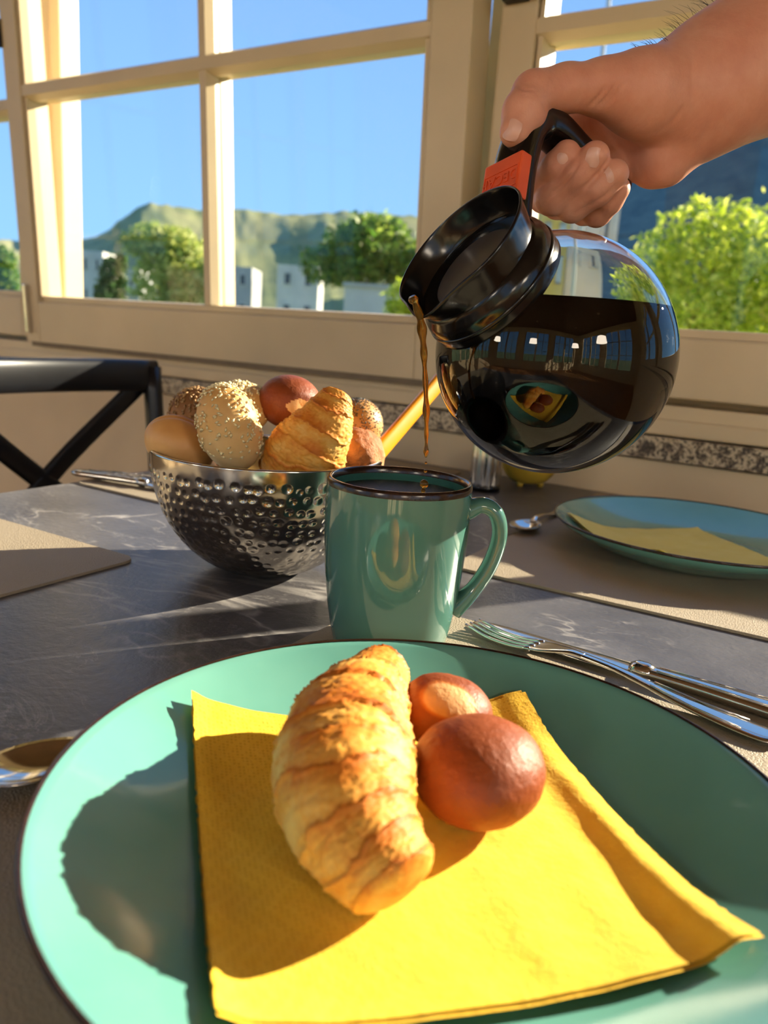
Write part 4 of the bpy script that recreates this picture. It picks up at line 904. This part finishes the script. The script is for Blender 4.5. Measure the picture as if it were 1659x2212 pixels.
for _ in range(1):                                   # light smoothing
    acc = np.zeros_like(Vh); cnt = np.zeros(len(Vh))
    for k in range(4): np.add.at(acc, Fh[:, k], Vh[Fh[:, (k+1) % 4]]+Vh[Fh[:, (k+3) % 4]]); np.add.at(cnt, Fh[:, k], 2)
    Vh = np.where(cnt[:, None] > 0, Vh*.5+.5*acc/np.maximum(cnt, 1)[:, None], Vh)
BAS = np.stack([CR, CU, -CF]); nh = mesh_normals(Vh, Fh); Wh = Vh@BAS+HO
rel_ = Wh-CAM; dep = rel_@CF; PXY = np.stack([829.5+FPX*(rel_@CR)/dep, 1106-FPX*(rel_@CU)/dep], 1)
def crease(pts, amp, wpx):
    global Vh
    P = smoothprof(pts, 40); dmin = np.full(len(Vh), 1e9); tpar = np.zeros(len(Vh))
    for k in range(len(P)-1):
        ab = P[k+1]-P[k]; t_ = np.clip(((PXY-P[k])@ab)/(ab@ab+1e-9), 0, 1); dd = np.linalg.norm(PXY-P[k]-t_[:, None]*ab, axis=1); m_ = dd < dmin; dmin[m_] = dd[m_]; tpar[m_] = (k+t_[m_])/(len(P)-1)
    wgt = np.exp(-(dmin/wpx)**2)*np.clip(nh[:, 2]*2, 0, 1)*(0.35+0.65*np.sin(PI*tpar)); wgt[dep > .50] = 0
    Vh = Vh-nh*(amp*wgt)[:, None]
for pts, amp, wpx in (([(1312, 182), (1292, 212), (1262, 240)], .0011, 4.5), ([(1334, 176), (1312, 210), (1284, 238)], .0010, 4.5), ([(1352, 170), (1330, 205), (1305, 232)], .0007, 4),
                      ([(1172, 222), (1182, 236), (1182, 250)], .0010, 5), ([(1192, 224), (1196, 240), (1192, 250)], .0009, 5), ([(1113, 182), (1130, 192), (1150, 196)], .0005, 3.5), ([(1116, 196), (1132, 204), (1148, 208)], .0004, 3.5),
                      ([(1330, 284), (1372, 292), (1420, 288), (1455, 262), (1476, 232)], .0011, 5), ([(1360, 300), (1400, 320), (1440, 318)], .0006, 5), ([(1500, 120), (1495, 180), (1500, 240)], .0006, 7), ([(1540, 250), (1520, 300), (1508, 330)], .0006, 7)):
    crease(pts, amp*1.6, wpx)
for pts in ([(1176, 424), (1212, 402), (1242, 366), (1254, 338)], [(1232, 424), (1278, 392), (1308, 356), (1314, 338)], [(1240, 462), (1296, 432), (1336, 398)]): crease(pts, .0014, 4.5)
person = mobj('person', Vh@BAS, Fh, M['skin'], None, True, HO)
tag(person, 'bare forearm and hand gripping the black pot handle from the right', 'person')
def nail(tip, base, toward, L, W, name='fingernail'):
    """curved nail plate: centre line from base to tip, facing 'toward' (camera-space direction)"""
    a = hl(*base); b_ = hl(*tip); u = (b_-a)/np.linalg.norm(b_-a); n = np.array(toward, float); n -= u*(u@n); n /= np.linalg.norm(n); v = np.cross(n, u); c = (a+b_)/2; V = []; F = []; nu, nv = 13, 11
    for i in range(nu):
        s = -1+2*i/(nu-1)
        for j in range(nv):
            q = -1+2*j/(nv-1); wv = W*(1-.22*max(0, abs(s)-.35)**1.2-.35*max(0, abs(s)-.75)); V.append(c+u*s*L*(1-.18*q*q)+v*q*wv+n*(.0011-.0022*q*q*.9-.0009*s*s))
    F = [(i*nv+j, (i+1)*nv+j, (i+1)*nv+j+1, i*nv+j+1) for i in range(nu-1) for j in range(nv-1)]
    mobj(name, np.array(V)@BAS, F, M['nail'], person)
def surf(px, py, d_guess):
    """front skin depth along a picture ray"""
    k = np.argmin(((PXY-np.array([px, py]))**2).sum(1)+((nh[:, 2] < .2)*1e6)+np.clip(dep-d_guess-.02, 0, 1)*1e7); return dep[k]
def put_nail(mid, ang, gd, to_, L, W):
    u = np.array([math.cos(math.radians(ang)), -math.sin(math.radians(ang))])*10; dm = surf(*mid, gd)+.0007
    d1 = surf(mid[0]+u[0], mid[1]+u[1], gd); d0 = surf(mid[0]-u[0], mid[1]-u[1], gd); sl_ = np.clip((d1-d0)/2, -.002, .002)
    nail((mid[0]+u[0], mid[1]+u[1], dm+sl_), (mid[0]-u[0], mid[1]-u[1], dm-sl_), to_, L, W)
put_nail((1214, 344), 52, .456, (.10, .05, 1), .0050, .0047)
put_nail((1285, 340), 75, .452, (.10, .10, 1), .0054, .0052)
put_nail((1324, 378), 55, .456, (.15, .10, 1), .0054, .0051)
put_nail((1104, 280), -112, .440, (-.55, -.15, .85), .0058, .0056)
slv = smoothprof([at(1850, 35, .507), at(1950, 0, .51), at(2160, -80, .516), at(2300, -130, .52)], 16); T_, N_, B_ = frames(slv)
tube('sleeve', slv-HO, np.linspace(.0525, .066, len(slv)), M['sleeve'], person, n=40)
r = random.Random(5); parts = []
top_v = np.where((nh[:, 1] > .75) & (PXY[:, 0] > 1370) & (PXY[:, 0] < 1800))[0]
for k in r.sample(list(map(int, top_v)), min(190, len(top_v))):
    p = Vh[k]; dr_ = np.array([-.75+r.uniform(-.3, .3), .55+r.uniform(-.2, .3), r.uniform(-.3, .5)]); dr_ /= np.linalg.norm(dr_); L_ = r.uniform(.006, .015)*min(1, .3+(PXY[k, 0]-1370)/150)
    parts.append(tube_data([p, p+dr_*L_*.5, p+dr_*L_+np.array([-.3, -.25, 0])*L_*.4], [.00013, .0001, .00004], None, 4))
v, f = merge(parts); o = mobj('arm_hair', v@BAS, f, M['hair'], person); o['kind'] = 'stuff'
